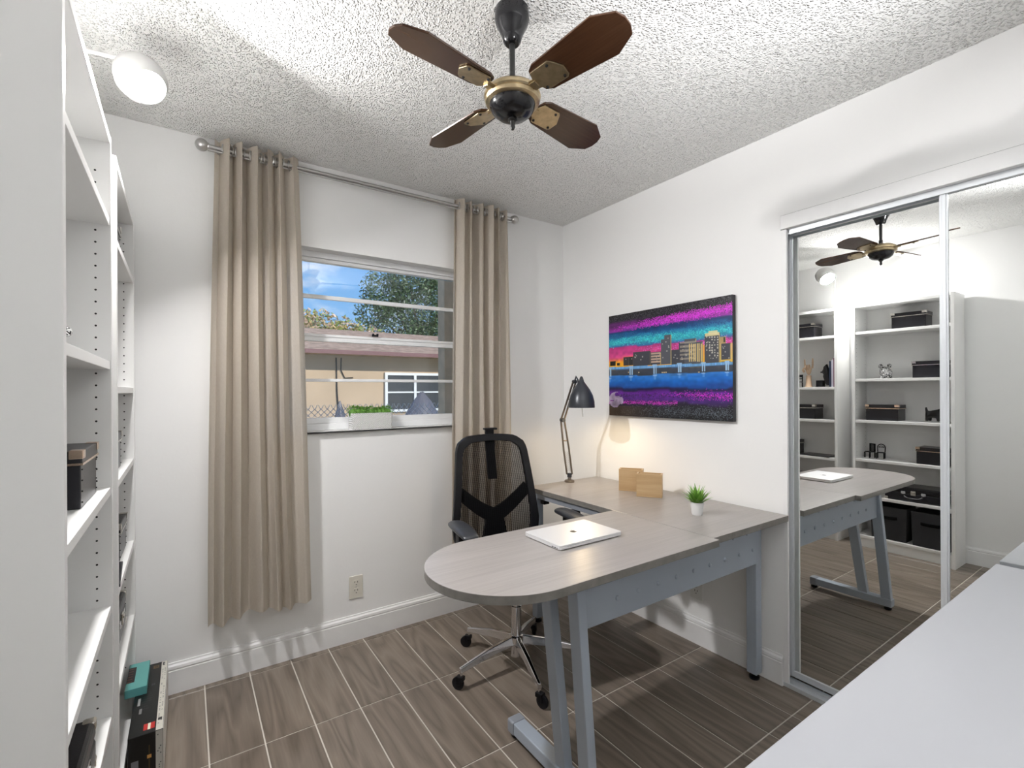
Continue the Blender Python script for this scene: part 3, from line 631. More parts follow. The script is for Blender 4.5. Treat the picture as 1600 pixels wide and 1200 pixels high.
# ================================================================== PAINTING
def painting():
    Wc, Hc = 260, 195; d0, d1 = 1/840, 1/1075
    def U(x):   # crop x -> 0..1 along the canvas
        return (x-128)*d0/((x-128)*d0+(1165-x)*d1)
    def V(x, y):
        k = (x-128)/(1165-128); top = 250+(68-250)*k; bot = 1090+(1140-1090)*k; return (y-top)/(bot-top)
    u = (np.arange(Wc)+.5)/Wc; v = (np.arange(Hc)+.5)/Hc; uu, vv = np.meshgrid(u, v)
    r = np.random.RandomState(5)
    def smooth(a, n):
        for _ in range(n): a = (a+np.roll(a, 1, 0)+np.roll(a, -1, 0)+np.roll(a, 1, 1)+np.roll(a, -1, 1))/5
        return a
    def fb(sx_, sy_):   # streaky low frequency noise 0..1
        a = r.rand(Hc//sy_+2, Wc//sx_+2); a = np.kron(a, np.ones((sy_, sx_)))[:Hc, :Wc]; a = smooth(a, 8); return (a-a.min())/(a.max()-a.min())
    n1, n2, n3 = fb(36, 5), fb(14, 4), fb(8, 8); sp = r.rand(Hc, Wc)
    wv = vv + .018*(n1-.5)*2 + .03*(uu-.5)*0
    stops = [(0, (30, 30, 34)), (.06, (38, 38, 44)), (.10, (95, 40, 105)), (.15, (150, 50, 160)), (.175, (30, 60, 110)), (.23, (40, 130, 175)), (.29, (50, 165, 185)), (.325, (60, 110, 165)), (.345, (190, 60, 130)), (.40, (215, 75, 140)), (.43, (225, 95, 120)), (.47, (240, 160, 50)), (.54, (245, 190, 40)), (.55, (70, 75, 85)), (.60, (60, 66, 78)), (.615, (55, 125, 205)), (.66, (25, 105, 195)), (.72, (30, 75, 150)), (.745, (40, 35, 70)), (.78, (105, 40, 150)), (.84, (75, 45, 120)), (.88, (48, 40, 62)), (.90, (40, 40, 46)), (1, (34, 34, 38))]
    pv = [s[0] for s in stops]; img = np.stack([np.interp(wv, pv, [s[1][c] for s in stops]) for c in range(3)], -1)/255
    def sparkle(mask, col, dens): 
        k = (mask*dens > sp)[..., None]; return np.where(k, np.array(col)/255, img)
    band = lambda c, w: np.exp(-((vv-c)/w)**2)
    img = sparkle(band(.125-.05*(uu-.4)+.02*(n1-.5), .035)*np.clip(uu*1.6-.05, 0, 1), (215, 60, 215), .85)
    img = sparkle(band(.27+.03*(n2-.5), .03), (70, 210, 210), .45); img = sparkle(band(.20, .02), (20, 70, 130), .4)
    img = sparkle(band(.36, .025)*np.clip(uu*1.5-.3, 0, 1), (220, 120, 210), .4); img = sparkle(band(.03, .05), (85, 85, 90), .25)
    img = sparkle(band(.80+.02*(n1-.5), .022)*np.clip(uu*2-.6, 0, 1), (200, 55, 200), .75); img = sparkle(band(.865, .016)*(uu < .62), (190, 60, 180), .6)
    img = sparkle(band(.80, .02), (40, 40, 46), .30); img = sparkle(band(.94, .045)*np.clip(uu*1.4, 0, 1), (96, 104, 112), .35)
    dk = (vv > .90)[..., None]*np.clip(1-uu*2.2, 0, 1)[..., None]; img = img*(1-dk*.8)+np.array((95, 75, 58))/255*dk*.8
    cl = ((((uu-.07)/.075)**2+((vv-.84)/.075)**2) < .55+n3*.7)[..., None]; img = np.where(cl & (n2 > .38)[..., None], np.array((178, 160, 190))/255*(.75+.4*n3[..., None]), img)
    img *= (.90+.2*fb(6, 3))[..., None]
    def rect(x0, y0, x1, y1, c, k=1.0):
        a, b = int(U(x0)*Wc), max(int(U(x0)*Wc)+1, int(U(x1)*Wc+.5)); p, q = int(V(x0, y0)*Hc), max(int(V(x0, y0)*Hc)+1, int(V(x1, y1)*Hc+.5)); img[max(p, 0):q, max(a, 0):b] = img[max(p, 0):q, max(a, 0):b]*(1-k)+np.array(c)/255*k
    G1, G2, YE, WH = (70, 72, 80), (88, 90, 98), (225, 195, 120), (225, 220, 205)
    base = 668
    # yellow glow right of the towers
    rect(880, 500, 935, 640, (235, 175, 60), .8); rect(1060, 430, 1110, 630, (170, 165, 90), .8)
    for x0, x1, yt, c in ((140, 186, 636, (30, 26, 22)), (196, 220, 648, (30, 26, 22)), (252, 300, 600, (62, 60, 62)), (300, 336, 598, (50, 50, 54)), (335, 480, 557, G1), (480, 566, 560, G1), (570, 600, 450, G2), (598, 655, 412, G2), (655, 722, 540, G1), (718, 770, 480, G1), (765, 862, 446, G2), (803, 918, 476, G2), (935, 1060, 402, (76, 78, 84)), (1070, 1150, 486, G1)):
        rect(x0, yt, x1, base-28*(x0-128)/1037, c)
        rect(x1-5, yt, x1, base-30*(x0-128)/1037, YE if x0 > 460 else (120, 110, 90), .6)
        for _ in range(int((x1-x0)*(base-yt)/2300)):
            a = x0+6+rnd.random()*max(1, x1-x0-18); b = yt+10+rnd.random()*max(1, base-yt-50); rect(a, b, a+7, b+7, WH, .55)
    for k in range(4): rect(486, 562+k*24, 562, 567+k*24, (235, 200, 170), .7)
    for k in range(5): rect(728, 470+k*34, 858, 474+k*34, (205, 190, 165), .5)
    for k in range(7): rect(806+k*16, 484, 812+k*16, 632, (232, 205, 130), .85)
    rect(940, 398, 1055, 412, (228, 215, 160), .9); rect(965, 380, 1040, 398, (225, 215, 165), .9)
    for k in range(9):
        for l in range(5): 
            if rnd.random() < .6: rect(948+l*22, 425+k*22, 956+l*22, 433+k*22, WH, .75)
    rect(1066, 482, 1072, 628, YE, .9); rect(1150, 480, 1165, 610, YE, .9); rect(1066, 620, 1165, 628, (235, 190, 80), .9); rect(1090, 430, 1106, 470, (40, 50, 40), .8)
    # bridge
    for c in range(Wc):
        x = 128+1037*(c/Wc); k = (x-128)/1037; p = V(x, 684-46*k); q = V(x, 700-46*k); img[int(p*Hc):int(q*Hc)+1, c] = np.array((110, 165, 215))/255*(.9+.2*rnd.random()); img[int(q*Hc)+1:int(V(x, 706-46*k)*Hc)+1, c] = np.array((70, 105, 150))/255
    for xc, yt in ((131, 690), (313, 676), (515, 664), (722, 652), (922, 644), (1120, 636)):
        for s in (-12, 6): rect(xc+s, yt, xc+s+9, yt+72, (160, 195, 225), .95)
        rect(xc-18, yt-4, xc+18, yt+8, (150, 190, 225), .9); rect(xc-8, yt+84, xc+8, yt+120, (130, 175, 225), .45); rect(xc-16, yt+84, xc+16, yt+94, (180, 210, 240), .5)
    for x in (575, 590, 605, 880, 375, 290): rect(x, 722, x+9, 730, (220, 190, 140), .8)
    return np.clip(img, 0, 1)
AY0, AY1, AZ0, AZ1, AT = 1.280, 2.082, 1.148, 1.752, .026
art = thing('painting', 'painted canvas of a night city skyline with a bridge over blue water', 'painting', (XR-.002, (AY0+AY1)/2, AZ0))
aw, ah = (AY1-AY0)/2, AZ1-AZ0
M['canvas_edge'] = mat('dark_canvas_edge', (.03, .03, .035), .7, var=.4, vscale=8)
MB().box((-AT, -aw, 0), (0, aw, ah)).obj('canvas', M['canvas_edge'], art, bev=.002)
painted('painted_scene', painting(), (-AT-.0008, aw-.0008, ah-.0008), (0, -2*aw+.0016, 0), (0, 0, -ah+.0016), M['paint'], art)

# ================================================================== DESK
DT, DTH = .755, .026
dk = thing('l_shaped_desk', 'grey L-shaped desk with a rounded peninsula end and blue-grey steel frame', 'desk', (1.4, 1.4, 0))
def slab(name, pts, z0, z1, ms, parent, bev=.0015):
    mb = MB(); k = len(pts); vs = [(x-1.4, y-1.4, z0) for x, y in pts] + [(x-1.4, y-1.4, z1) for x, y in pts]
    mb.add(vs, [tuple(range(k))[::-1], tuple(range(k, 2*k))]); mb.cur = 1; mb.f += [(i, (i+1) % k, (i+1) % k+k, i+k) for i in range(k)]; mb.mi += [1]*k
    return mb.obj(name, ms, parent, bev=bev)
pen = [(1.5985, 1.012), (1.5985, 1.538)]
pcx, pcy, pr = .852, 1.275, .263
pen = [(1.5985, pcy-pr), (1.5985, pcy+pr)] + [(pcx+pr*1.02*math.cos(a), pcy+pr*math.sin(a)) for a in [PI/2+PI*k/40 for k in range(41)]]
slab('peninsula_top', pen, DT-DTH, DT, [M['desk'], M['desk_edge']], dk)
slab('return_top', [(1.600, 1.036), (2.150, 1.036), (2.150, 2.205), (1.600, 2.205)], DT-DTH, DT, [M['desk'], M['desk_edge']], dk)
def dl(p): return (p[0]-1.4, p[1]-1.4, p[2])
def dpost(name, p, q, w, d, m=M['steel_grey']): 
    mb = MB(); beam(mb, dl(p), dl(q), w, d, (0, 1, 0)); return mb.obj(name, m, dk, bev=.003)
AX = 1.022
dpost('leg', (AX, 1.150, DT-DTH), (AX, 1.088, .048), .034, .050)
dpost('leg', (AX, 1.300, DT-DTH), (AX, 1.205, .048), .034, .050)
mb = MB(); mb.box(dl((AX-.026, 1.060, .022)), dl((AX+.026, 1.465, .066))); mb.obj('foot_rail', M['steel_grey'], dk, bev=.004)
mb = MB(); mb.box(dl((AX-.029, 1.462, .019)), dl((AX+.029, 1.502, .069))); mb.obj('end_cap', M['steel_dark'], dk, bev=.006)
for y in (1.085, 1.485): MB().lathe([(0, 0), (.016, 0), (.019, .004), (.019, .010), (.010, .013), (.010, .023), (0, .023)], 18, T(*dl((AX, y, 0)))).obj('levelling_foot', M['black_plastic'], dk, smooth=40)
for x, y in ((2.108, 1.168), (2.108, 2.150), (1.635, 2.150)):
    dpost('leg', (x, y, DT-DTH), (x, y, .028), .046, .046)
    MB().lathe([(0, 0), (.019, 0), (.022, .004), (.022, .012), (.010, .015), (.010, .029), (0, .029)], 18, T(*dl((x, y, 0)))).obj('levelling_foot', M['black_plastic'], dk, smooth=40)
mp_ = MB(); mp_.box(dl((1.040, 1.132, .535)), dl((2.084, 1.140, DT-DTH))); mpo = mp_.obj('modesty_panel', M['steel_grey'], dk, bev=.001)
bp_ = MB()
for k in range(9):
    for r in range(2):
        x = 1.15+k*.105 + (.045 if r else 0); bp_.ball(dl((x, 1.1318, .680-r*.078)), (.0085, .0055, .0085), 10, 6)
o = bp_.obj('pressed_dimples', M['steel_grey'], mpo, smooth=70); o['kind'] = 'stuff'
mb = MB(); mb.box(dl((1.612, 1.20, DT-DTH-.030)), dl((1.650, 2.126, DT-DTH))); mb.box(dl((1.655, 1.60, DT-DTH-.020)), dl((2.08, 1.64, DT-DTH))); mb.obj('under_frame', M['steel_dark'], dk, bev=.002)
for y in (1.62, 1.80, 2.05): MB().box(dl((1.604, y, DT-DTH-.050)), dl((1.640, y+.035, DT-DTH-.030))).obj('frame_bracket', M['black_plastic'], dk, bev=.002)
beam_ = MB(); beam_.box(dl((1.040, 1.148, DT-DTH-.034)), dl((1.60, 1.186, DT-DTH))); beam_.box(dl((AX-.02, 1.10, DT-DTH-.012)), dl((AX+.02, 1.42, DT-DTH-.0003))); beam_.obj('top_rail', M['steel_grey'], dk, bev=.002)
# ---- laptop
lt = thing('laptop', 'closed silver laptop with a dark fruit logo on its lid lying on the desk', 'laptop', (1.195, 1.352, DT))
M['laptop'] = mat('silver_aluminium', (.78, .78, .79), .36, metal=.35)
def rrect(w, h, r, n=5):
    p = []
    for cx_, cy_, a0 in ((w/2-r, h/2-r, 0), (-w/2+r, h/2-r, PI/2), (-w/2+r, -h/2+r, PI), (w/2-r, -h/2+r, 1.5*PI)):
        p += [(cx_+r*math.cos(a0+PI/2*k/n), cy_+r*math.sin(a0+PI/2*k/n)) for k in range(n+1)]
    return p
MB().prism(rrect(.302, .207, .010), .0025, .0105).obj('laptop_base', M['laptop'], lt, bev=.001)
MB().prism(rrect(.302, .207, .010), .0112, .0170).obj('lid', M['laptop'], lt, bev=.0012)
MB().prism(rrect(.296, .201, .009), .0100, .0118).obj('gap_gasket', M['black_plastic'], lt)
for x in (-.12, .12):
    for y in (-.08, .08): MB().lathe([(0, 0), (.006, 0), (.006, .003), (0, .003)], 10, T(x, y, 0)).obj('rubber_foot', M['black_plastic'], lt)
for k, (y, w) in enumerate(((-.088, .004), (-.077, .008), (-.064, .008))): MB().box((-.1513, y-w/2, .0050), (-.1508, y+w/2, .0078)).obj('port', M['black_plastic'], lt)
lg = MB(); ang = [2*PI*k/28 for k in range(28)]
bod = []
for a in ang:
    r = .0125*(1+.05*math.cos(2*a)); x, y = r*math.cos(a)*.95, r*math.sin(a)*1.0
    if abs(a) < .5 or abs(a-2*PI) < .5: x -= .0038*(1-(min(a, 2*PI-a)/.5)**2)
    if abs(a-PI/2) < .35: y -= .0018
    bod.append((x, y))
lg.prism(bod, .0170, .01715); lg.prism([(.001, .0135), (.005, .0150), (.0065, .0190), (.0025, .0175)], .0170, .01715); lg.obj('logo', M['black_plastic'], lt)
# ---- bamboo boxes
M['bamboo'] = wood_mat('bamboo', [(0, (.44, .28, .13)), (.5, (.56, .38, .20)), (1, (.66, .48, .28))], scale=(2, 20, 45), rings=3, fine=(10, 150, 260), rough=.45, finew=.55)
def bamboo_box(label, p, z):
    a = math.atan2(-.82, .57); r = thing('bamboo_box', label, 'box', (p[0], p[1], z), a, 'open bamboo desk boxes'); w, d, h, t = .126, .062, .117, .008
    MB().box((0, 0, 0), (w, t, h)).obj('side', M['bamboo'], r, bev=.001); MB().box((0, d-t, 0), (w, d, h)).obj('side', M['bamboo'], r, bev=.001)
    MB().box((0, t, 0), (t, d-t, h)).obj('side', M['bamboo'], r, bev=.001); MB().box((w-t, t, 0), (w, d-t, h)).obj('side', M['bamboo'], r, bev=.001)
    MB().box((t, t, 0), (w-t, d-t, t)).obj('bottom', M['bamboo'], r)
bamboo_box('open bamboo box standing behind its twin close to the wall', (1.940, 1.822), DT)
bamboo_box('open bamboo box standing in front of its twin on the desk', (1.905, 1.668), DT)
# ---- desk plant
pl = thing('potted_plant', 'small spiky green plant in a white pot on the desk', 'plant', (1.842, 1.272, DT))
M['pot'] = mat('white_ceramic', (.82, .82, .82), .35, bump=.1, bscale=150); M['soil'] = mat('dark_soil', (.03, .025, .02), .9)
MB().lathe([(0, 0), (.021, 0), (.023, .004), (.029, .056), (.027, .056), (.025, .050), (0, .050)], 28).obj('pot', M['pot'], pl, smooth=40)
MB().lathe([(0, .0505), (.0245, .0505)], 20, cap=True).obj('soil', M['soil'], pl)
def green(name, lo, hi, rough=.4, trans=.0):
    m, t, b = new_mat(name); oi = N(t, 'ShaderNodeObjectInfo'); tcn = N(t, 'ShaderNodeTexCoord'); nz = N(t, 'ShaderNodeTexNoise'); nz.inputs['Scale'].default_value = 12; t.links.new(tcn.outputs['Object'], nz.inputs['Vector'])
    ad = N(t, 'ShaderNodeMath', operation='ADD'); t.links.new(oi.outputs['Random'], ad.inputs[0]); t.links.new(nz.outputs[0], ad.inputs[1]); ml = N(t, 'ShaderNodeMath', operation='MULTIPLY'); ml.inputs[1].default_value = .6; t.links.new(ad.outputs[0], ml.inputs[0])
    r = ramp(t, [(.1, lo), (.8, hi)]); t.links.new(ml.outputs[0], r.inputs[0]); t.links.new(r.outputs[0], b.inputs['Base Color']); b.inputs['Roughness'].default_value = rough; return m
M['leaf'] = green('fresh_green_leaf', (.06, .20, .02), (.26, .50, .08))
lm = MB(); L_ = 5
vs = []
for k in range(L_+1):
    t = k/L_; w = .0090*math.sin(PI*min(1, .25+t*.75))*(1-t**3) + .0006; bend = .012*t*t
    vs += [(bend, -w, .075*t), (bend-.002*(1-t), 0, .075*t-.001), (bend, w, .075*t)]
lm.add(vs, [f for k in range(L_) for f in ((3*k, 3*k+1, 3*k+4, 3*k+3), (3*k+1, 3*k+2, 3*k+5, 3*k+4))])
leafme = lm.mesh('leaf'); leafme.materials.append(M['leaf']); leafme.polygons.foreach_set('use_smooth', [True]*len(leafme.polygons))
for k in range(44):
    o = bpy.data.objects.new('leaf', leafme); COL.objects.link(o); o.parent = pl
    a = k*2.399; q = (k+.5)/44; tilt = .08+.95*q**.8; s = 1.12-.35*q+rnd.uniform(-.1, .1)
    o.location = (.017*q*math.cos(a), .017*q*math.sin(a), .050); o.rotation_euler = (0, tilt, a); o.rotation_mode = 'XYZ'; o.scale = (s, s, s)
# ---- desk lamp
dlp = thing('desk_lamp', 'dark grey articulated desk lamp with bell shade and warm light', 'lamp', (1.886, 2.165, DT))
M['lamp_grey'] = mat('dark_grey_enamel', (.045, .05, .06), .3, metal=.2); M['lamp_arm'] = mat('bronze_lamp_arm', (.20, .17, .14), .35, metal=.7)
def q_(x, y, z): return (x-1.886, y-2.165, z-DT)
mb = MB(); mb.lathe([(0, 0), (.030, 0), (.030, .008), (.026, .012), (.012, .014), (.009, .030), (0, .030)], 20); mb.obj('lamp_base', M['lamp_arm'], dlp, smooth=40)
mb = MB(); mb.cbox((0, 0, .040), (.018, .020, .026)); mb.lathe([(0, -.014), (.008, -.014), (.008, .014), (0, .014)], 12, T(0, 0, .045) @ Matrix.Rotation(PI/2, 4, 'X')); mb.obj('lower_joint', M['lamp_grey'], dlp, bev=.001)
el = Vector(q_(1.822, 2.150, 1.128)); tp = Vector(q_(1.822, 2.045, 1.350)); b0 = Vector((0, 0, .046))
side = Vector((.82, -.56, 0))*.0135
for s in (-1, 1):
    MB().tube([b0+side*s*1.15, b0.lerp(el, .45)+side*s*1.2, el+side*s*.75], .0055, 8).obj('lower_arm', M['lamp_arm'], dlp, smooth=50)
    MB().tube([el+side*s*.7, tp+side*s*.55], .0055, 8).obj('upper_arm', M['lamp_arm'], dlp, smooth=50)
    sp_ = [b0+(el-b0)*(.06+.36*k/60) + side*s*.45 + Vector((.0032*math.cos(k*1.05), .0032*math.sin(k*1.05), 0)) for k in range(61)]
    MB().tube(sp_, .0009, 5).obj('spring', M['nickel'], dlp, smooth=60)
cb_ = MB(); mid = b0.lerp(el, .62); cb_.tube([mid-side*1.2, mid+side*1.2], .003, 8); mid = el.lerp(tp, .55); cb_.tube([mid-side*.7, mid+side*.7], .003, 8); cb_.obj('cross_bar', M['lamp_arm'], dlp, smooth=50)
jn = MB(); jn.lathe([(0, -.012), (.013, -.012), (.013, .012), (0, .012)], 16, T(*el) @ Matrix.Rotation(PI/2, 4, 'X')); jn.obj('elbow_joint', M['lamp_grey'], dlp, smooth=40)
jn = MB(); jn.lathe([(0, -.010), (.011, -.010), (.011, .010), (0, .010)], 16, T(*tp) @ Matrix.Rotation(PI/2, 4, 'X')); sh = Vector(q_(1.834, 2.0, 1.204))
jn.tube([tp, tp+Vector((.003, -.012, .030)), tp+Vector((.006, -.022, .010)), sh+Vector((0, .022, .122))], .005, 8); jn.obj('head_joint', M['lamp_grey'], dlp, smooth=50)
MB().lathe([(.074, 0), (.0745, .006), (.072, .035), (.063, .070), (.047, .102), (.028, .128), (.015, .146), (.010, .165), (.006, .174), (0, .176), (0, .170), (.008, .150), (.025, .128), (.044, .101), (.060, .069), (.069, .034), (.071, .004)], 40, T(*sh), cap=False).obj('lamp_shade', M['lamp_grey'], dlp, smooth=60)
MB().tube([sh+Vector((-.018, -.02, .03)), sh+Vector((-.010, -.022, -.050))], .0018, 6).obj('switch_rod', M['tin'], dlp, smooth=50)
M['warm_glow'] = mat('lit_warm_bulb', (.9, .85, .7), .4, emit=(1, .82, .55), estr=25)
MB().ball(sh+Vector((0, 0, .050)), .026, 16, 10).obj('bulb', M['warm_glow'], dlp, smooth=60)
light('desk_lamp_light', 'SPOT', sh+Vector((0, 0, .010)), DESK_LAMP_W, (1, .75, .43), .03, (0, 0, 0), dlp)
bpy.data.lights['desk_lamp_light'].spot_size = math.radians(172); bpy.data.lights['desk_lamp_light'].spot_blend = .5

# ================================================================== OFFICE CHAIR (faces local -y)
ch = thing('office_chair', 'black mesh-back office chair with chrome five-star base behind the desk', 'chair', (1.278, 1.85, 0), -.17)
hub = MB(); hub.lathe([(0, .058), (.026, .058), (.026, .118), (.034, .122), (.034, .150), (.028, .154), (0, .154)], 24); hub.obj('base_hub', M['chrome'], ch, smooth=35)
cas0 = None
for k in range(5):
    a = math.radians(37.5+72*k) + .17
    c, s = math.cos(a), math.sin(a)
    sp_ = MB(); P = lambda r, z: Vector((r*c, r*s, z)); sd = Vector((-s, c, 0))
    sec = [(.022, .134, .017, .020), (.16, .118, .015, .016), (.305, .088, .011, .011)]; vs = []
    for r, z, w, h in sec: vs += [P(r, z)+sd*w-Vector((0, 0, h)), P(r, z)+sd*w*.55+Vector((0, 0, h)), P(r, z)-sd*w*.55+Vector((0, 0, h)), P(r, z)-sd*w-Vector((0, 0, h))]
    fs = [(0, 1, 2, 3), (8, 9, 10, 11)] + [(4*i+j, 4*i+(j+1) % 4, 4*i+4+(j+1) % 4, 4*i+4+j) for i in range(2) for j in range(4)]
    sp_.add(vs, fs); sp_.obj('base_spoke', M['chrome'], ch, bev=.003)
    cs = MB(); cs.lathe([(0, .056), (.0065, .056), (.0065, .090), (0, .090)], 12, T(.298*c, .298*s, 0)); wa = a+rnd.uniform(-1.2, 1.2)
    Rm = T(.298*c, .298*s, 0) @ Rz(wa)
    cs.obj('caster_stem', M['chrome'], ch, smooth=40)
    fk = MB(); fk.cbox((.004, 0, .052), (.034, .026, .018), Rm); fk.cbox((.012, .011, .040), (.020, .004, .030), Rm); fk.cbox((.012, -.011, .040), (.020, .004, .030), Rm)
    cas = fk.obj('caster', M['black_plastic'], ch, bev=.003)
    wl = MB(); wl.lathe([(0, -.009), (.022, -.009), (.0275, -.006), (.028, 0), (.0275, .006), (.022, .009), (0, .009)], 24, Rm @ T(.016, 0, .0283) @ Matrix.Rotation(PI/2, 4, 'X')); wl.obj('wheel', M['black_plastic'], cas, smooth=40)
MB().lathe([(0, .15), (.0235, .15), (.0235, .290), (.019, .292), (.019, .330), (.013, .332), (.013, .41), (0, .41)], 24).obj('gas_column', M['chrome'], ch, smooth=40)
mc = MB(); mc.box((-.075, -.11, .392), (.075, .12, .432)); mc.cbox((.075, -.01, .372), (.05, .05, .042)); mc.obj('tilt_mechanism', M['black_plastic'], ch, bev=.008)
MB().tube([(-.07, -.02, .405), (-.16, -.03, .402), (-.235, -.035, .395)], [.005, .005, .008], 8).obj('lever', M['black_plastic'], ch, smooth=50)
MB().prism([(x, y-.03) for x, y in rrect(.50, .48, .10, 8)], .432, .505).obj('seat', M['black_fabric'], ch, bev=.022)
# backrest surface: position for (x, z)
def bk(x, z, off=0):
    t = (z-.47)/(1.06-.47); y = .235 + .085*t + .02*math.sin(t*PI)*-1 - .22*x*x*1.0 + off
    return Vector((x, y, z))
def halfw(z): return float(np.interp(z, [.46, .50, .56, .63, .75, .90, 1.00, 1.04, 1.06], [.150, .205, .232, .240, .226, .210, .199, .180, .140]))
outl = [(halfw(z), z) for z in np.linspace(.47, 1.055, 26)]; outl = outl + [(x, 1.062+.010*(1-(x/.14)**2)) for x in np.linspace(.13, -.13, 9)] + [(-x, z) for x, z in outl[::-1]] + [(x, .462) for x in np.linspace(-.14, .14, 7)]
inn = lambda x, z: (x*.83, .765+(z-.765)*.885)
fr_ = MB(); k = len(outl); vs = []
for x, z in outl:
    xi, zi = inn(x, z)
    vs += [bk(x, z, -.012), bk(xi, zi, -.010), bk(xi, zi, .012), bk(x, z, .014)]
fr_.add(vs, [(4*i+j, 4*((i+1) % k)+j, 4*((i+1) % k)+(j+1) % 4, 4*i+(j+1) % 4) for i in range(k) for j in range(4)])
fr_.obj('back_frame', M['black_plastic'], ch, smooth=50, bev=.003)
ms = MB(); nst = 78
for i in range(nst):
    x = -.205+.41*(i+.5)/nst
    zz = [z for z in np.linspace(.48, 1.05, 58) if abs(x) < inn(halfw(z), z)[0]+.012]
    if len(zz) < 2: continue
    zlo, zhi = max(zz[0], .49), min(zz[-1], 1.04); pts = np.linspace(zlo, zhi, 12); w = .0019; vs = []
    for z in pts: vs += [bk(x-w, z), bk(x+w, z)]
    ms.add(vs, [(2*j, 2*j+1, 2*j+3, 2*j+2) for j in range(11)])
for z in np.linspace(.50, 1.03, 60):
    hw2 = inn(halfw(z), z)[0]+.010; xs = np.linspace(-hw2, hw2, 13); vs = []
    for x in xs: vs += [bk(x, z-.0005, .0008), bk(x, z+.0005, .0008)]
    ms.add(vs, [(2*j, 2*j+2, 2*j+3, 2*j+1) for j in range(12)])
o = ms.obj('back_mesh', M['black_fabric'], ch); o['kind'] = 'stuff'
def band(pts, w, th, off, name):   # flat band following the backrest
    mb = MB(); vs = []; n_ = len(pts)
    for i, (x, z, ww) in enumerate(pts):
        a = Vector((pts[min(i+1, n_-1)][0]-pts[max(i-1, 0)][0], 0, pts[min(i+1, n_-1)][1]-pts[max(i-1, 0)][1])).normalized(); nx, nz = -a.z, a.x
        p, q = bk(x+nx*ww/2, z+nz*ww/2, off), bk(x-nx*ww/2, z-nz*ww/2, off); vs += [p, q, q+Vector((0, th, 0)), p+Vector((0, th, 0))]
    mb.add(vs, [(0, 1, 2, 3), (4*n_-4, 4*n_-3, 4*n_-2, 4*n_-1)] + [(4*i+j, 4*i+4+j, 4*i+4+(j+1) % 4, 4*i+(j+1) % 4) for i in range(n_-1) for j in range(4)])
    return mb.obj(name, M['black_plastic'], ch, smooth=50)
vpts = [(x, .655+.135*(abs(x)/.195)**1.35, .056+.02*(1-abs(x)/.195)) for x in np.linspace(-.195, .195, 25)]
band(vpts, 0, .014, .012, 'lumbar_yoke')
band([(0, .69, .10), (0, .62, .105), (0, .56, .13), (0, .50, .17), (0, .455, .19)], 0, .020, .012, 'back_spine')
band([(0, 1.05, .052), (0, .95, .048), (0, .84, .046)], 0, .014, .010, 'headrest_post')
hd = MB(); p = bk(0, 1.068); hd.cbox((p.x, p.y+.010, 1.080), (.046, .022, .034)); hd.cbox((p.x, p.y-.002, 1.099), (.072, .030, .010)); hd.obj('headrest_mount', M['black_plastic'], ch, bev=.003)
jb = MB(); beam(jb, (0, .10, .415), (0, .255, .425), .12, .024); beam(jb, (0, .252, .415), (0, .262, .50), .13, .026, (0, 1, 0)); jb.obj('back_bracket', M['black_plastic'], ch, bev=.005)
for s in (-1, 1):
    ar = MB(); ar.cbox((s*.278, -.005, .55), (.026, .055, .25)); beam(ar, (s*.12, -.005, .424), (s*.285, -.005, .436), .05, .022); ap = ar.obj('arm_post', M['black_plastic'], ch, bev=.006)
    vs = []; pad = [(-.135, .030, -.016), (-.120, .040, -.004), (-.06, .046, .004), (.02, .046, .006), (.085, .042, .004), (.115, .030, -.002)]
    pd = MB()
    for y, w, dz in pad: vs += [(s*.278-w, y-.03, .690+dz), (s*.278-w*.8, y-.03, .706+dz), (s*.278+w*.8, y-.03, .706+dz), (s*.278+w, y-.03, .690+dz), (s*.278+w*.7, y-.03, .676), (s*.278-w*.7, y-.03, .676)]
    n_ = len(pad); pd.add(vs, [tuple(range(6)), tuple(range(6*n_-6, 6*n_))] + [(6*i+j, 6*i+6+j, 6*i+6+(j+1) % 6, 6*i+(j+1) % 6) for i in range(n_-1) for j in range(6)])
    po = pd.obj('armrest', M['arm_pad'], ch, smooth=60); sm = po.modifiers.new('sub', 'SUBSURF'); sm.levels = 2; sm.render_levels = 2

# ================================================================== WINDOW PLANTER
wp = thing('window_planter', 'white quilted rectangular planter with low green foliage on the windowsill', 'plant', (.820, 2.563, WZ0))
def quilt_mat():
    m, t, b = new_mat('white_quilted_ceramic'); b.inputs['Base Color'].default_value = (.84, .84, .83, 1); b.inputs['Roughness'].default_value = .3
    tcn = N(t, 'ShaderNodeTexCoord'); mpn = N(t, 'ShaderNodeMapping'); mpn.inputs['Rotation'].default_value = (0, PI/4, 0); t.links.new(tcn.outputs['Object'], mpn.inputs[0]); sx_ = N(t, 'ShaderNodeSeparateXYZ'); t.links.new(mpn.outputs[0], sx_.inputs[0])
    hs = []
    for ax_ in ('X', 'Z'):
        a = N(t, 'ShaderNodeMath', operation='MULTIPLY'); a.inputs[1].default_value = 390; t.links.new(sx_.outputs[ax_], a.inputs[0]); c = N(t, 'ShaderNodeMath', operation='SINE'); t.links.new(a.outputs[0], c.inputs[0]); d = N(t, 'ShaderNodeMath', operation='ABSOLUTE'); t.links.new(c.outputs[0], d.inputs[0]); hs.append(d)
    mu = N(t, 'ShaderNodeMath', operation='MULTIPLY'); t.links.new(hs[0].outputs[0], mu.inputs[0]); t.links.new(hs[1].outputs[0], mu.inputs[1])
    bpn = N(t, 'ShaderNodeBump'); bpn.inputs['Strength'].default_value = .9; bpn.inputs['Distance'].default_value = .004; t.links.new(mu.outputs[0], bpn.inputs['Height']); t.links.new(bpn.outputs[0], b.inputs['Normal']); return m
M['quilt'] = quilt_mat()
pm = MB(); o_ = rrect(.222, .072, .008, 4); i_ = rrect(.210, .060, .006, 4); k = len(o_)
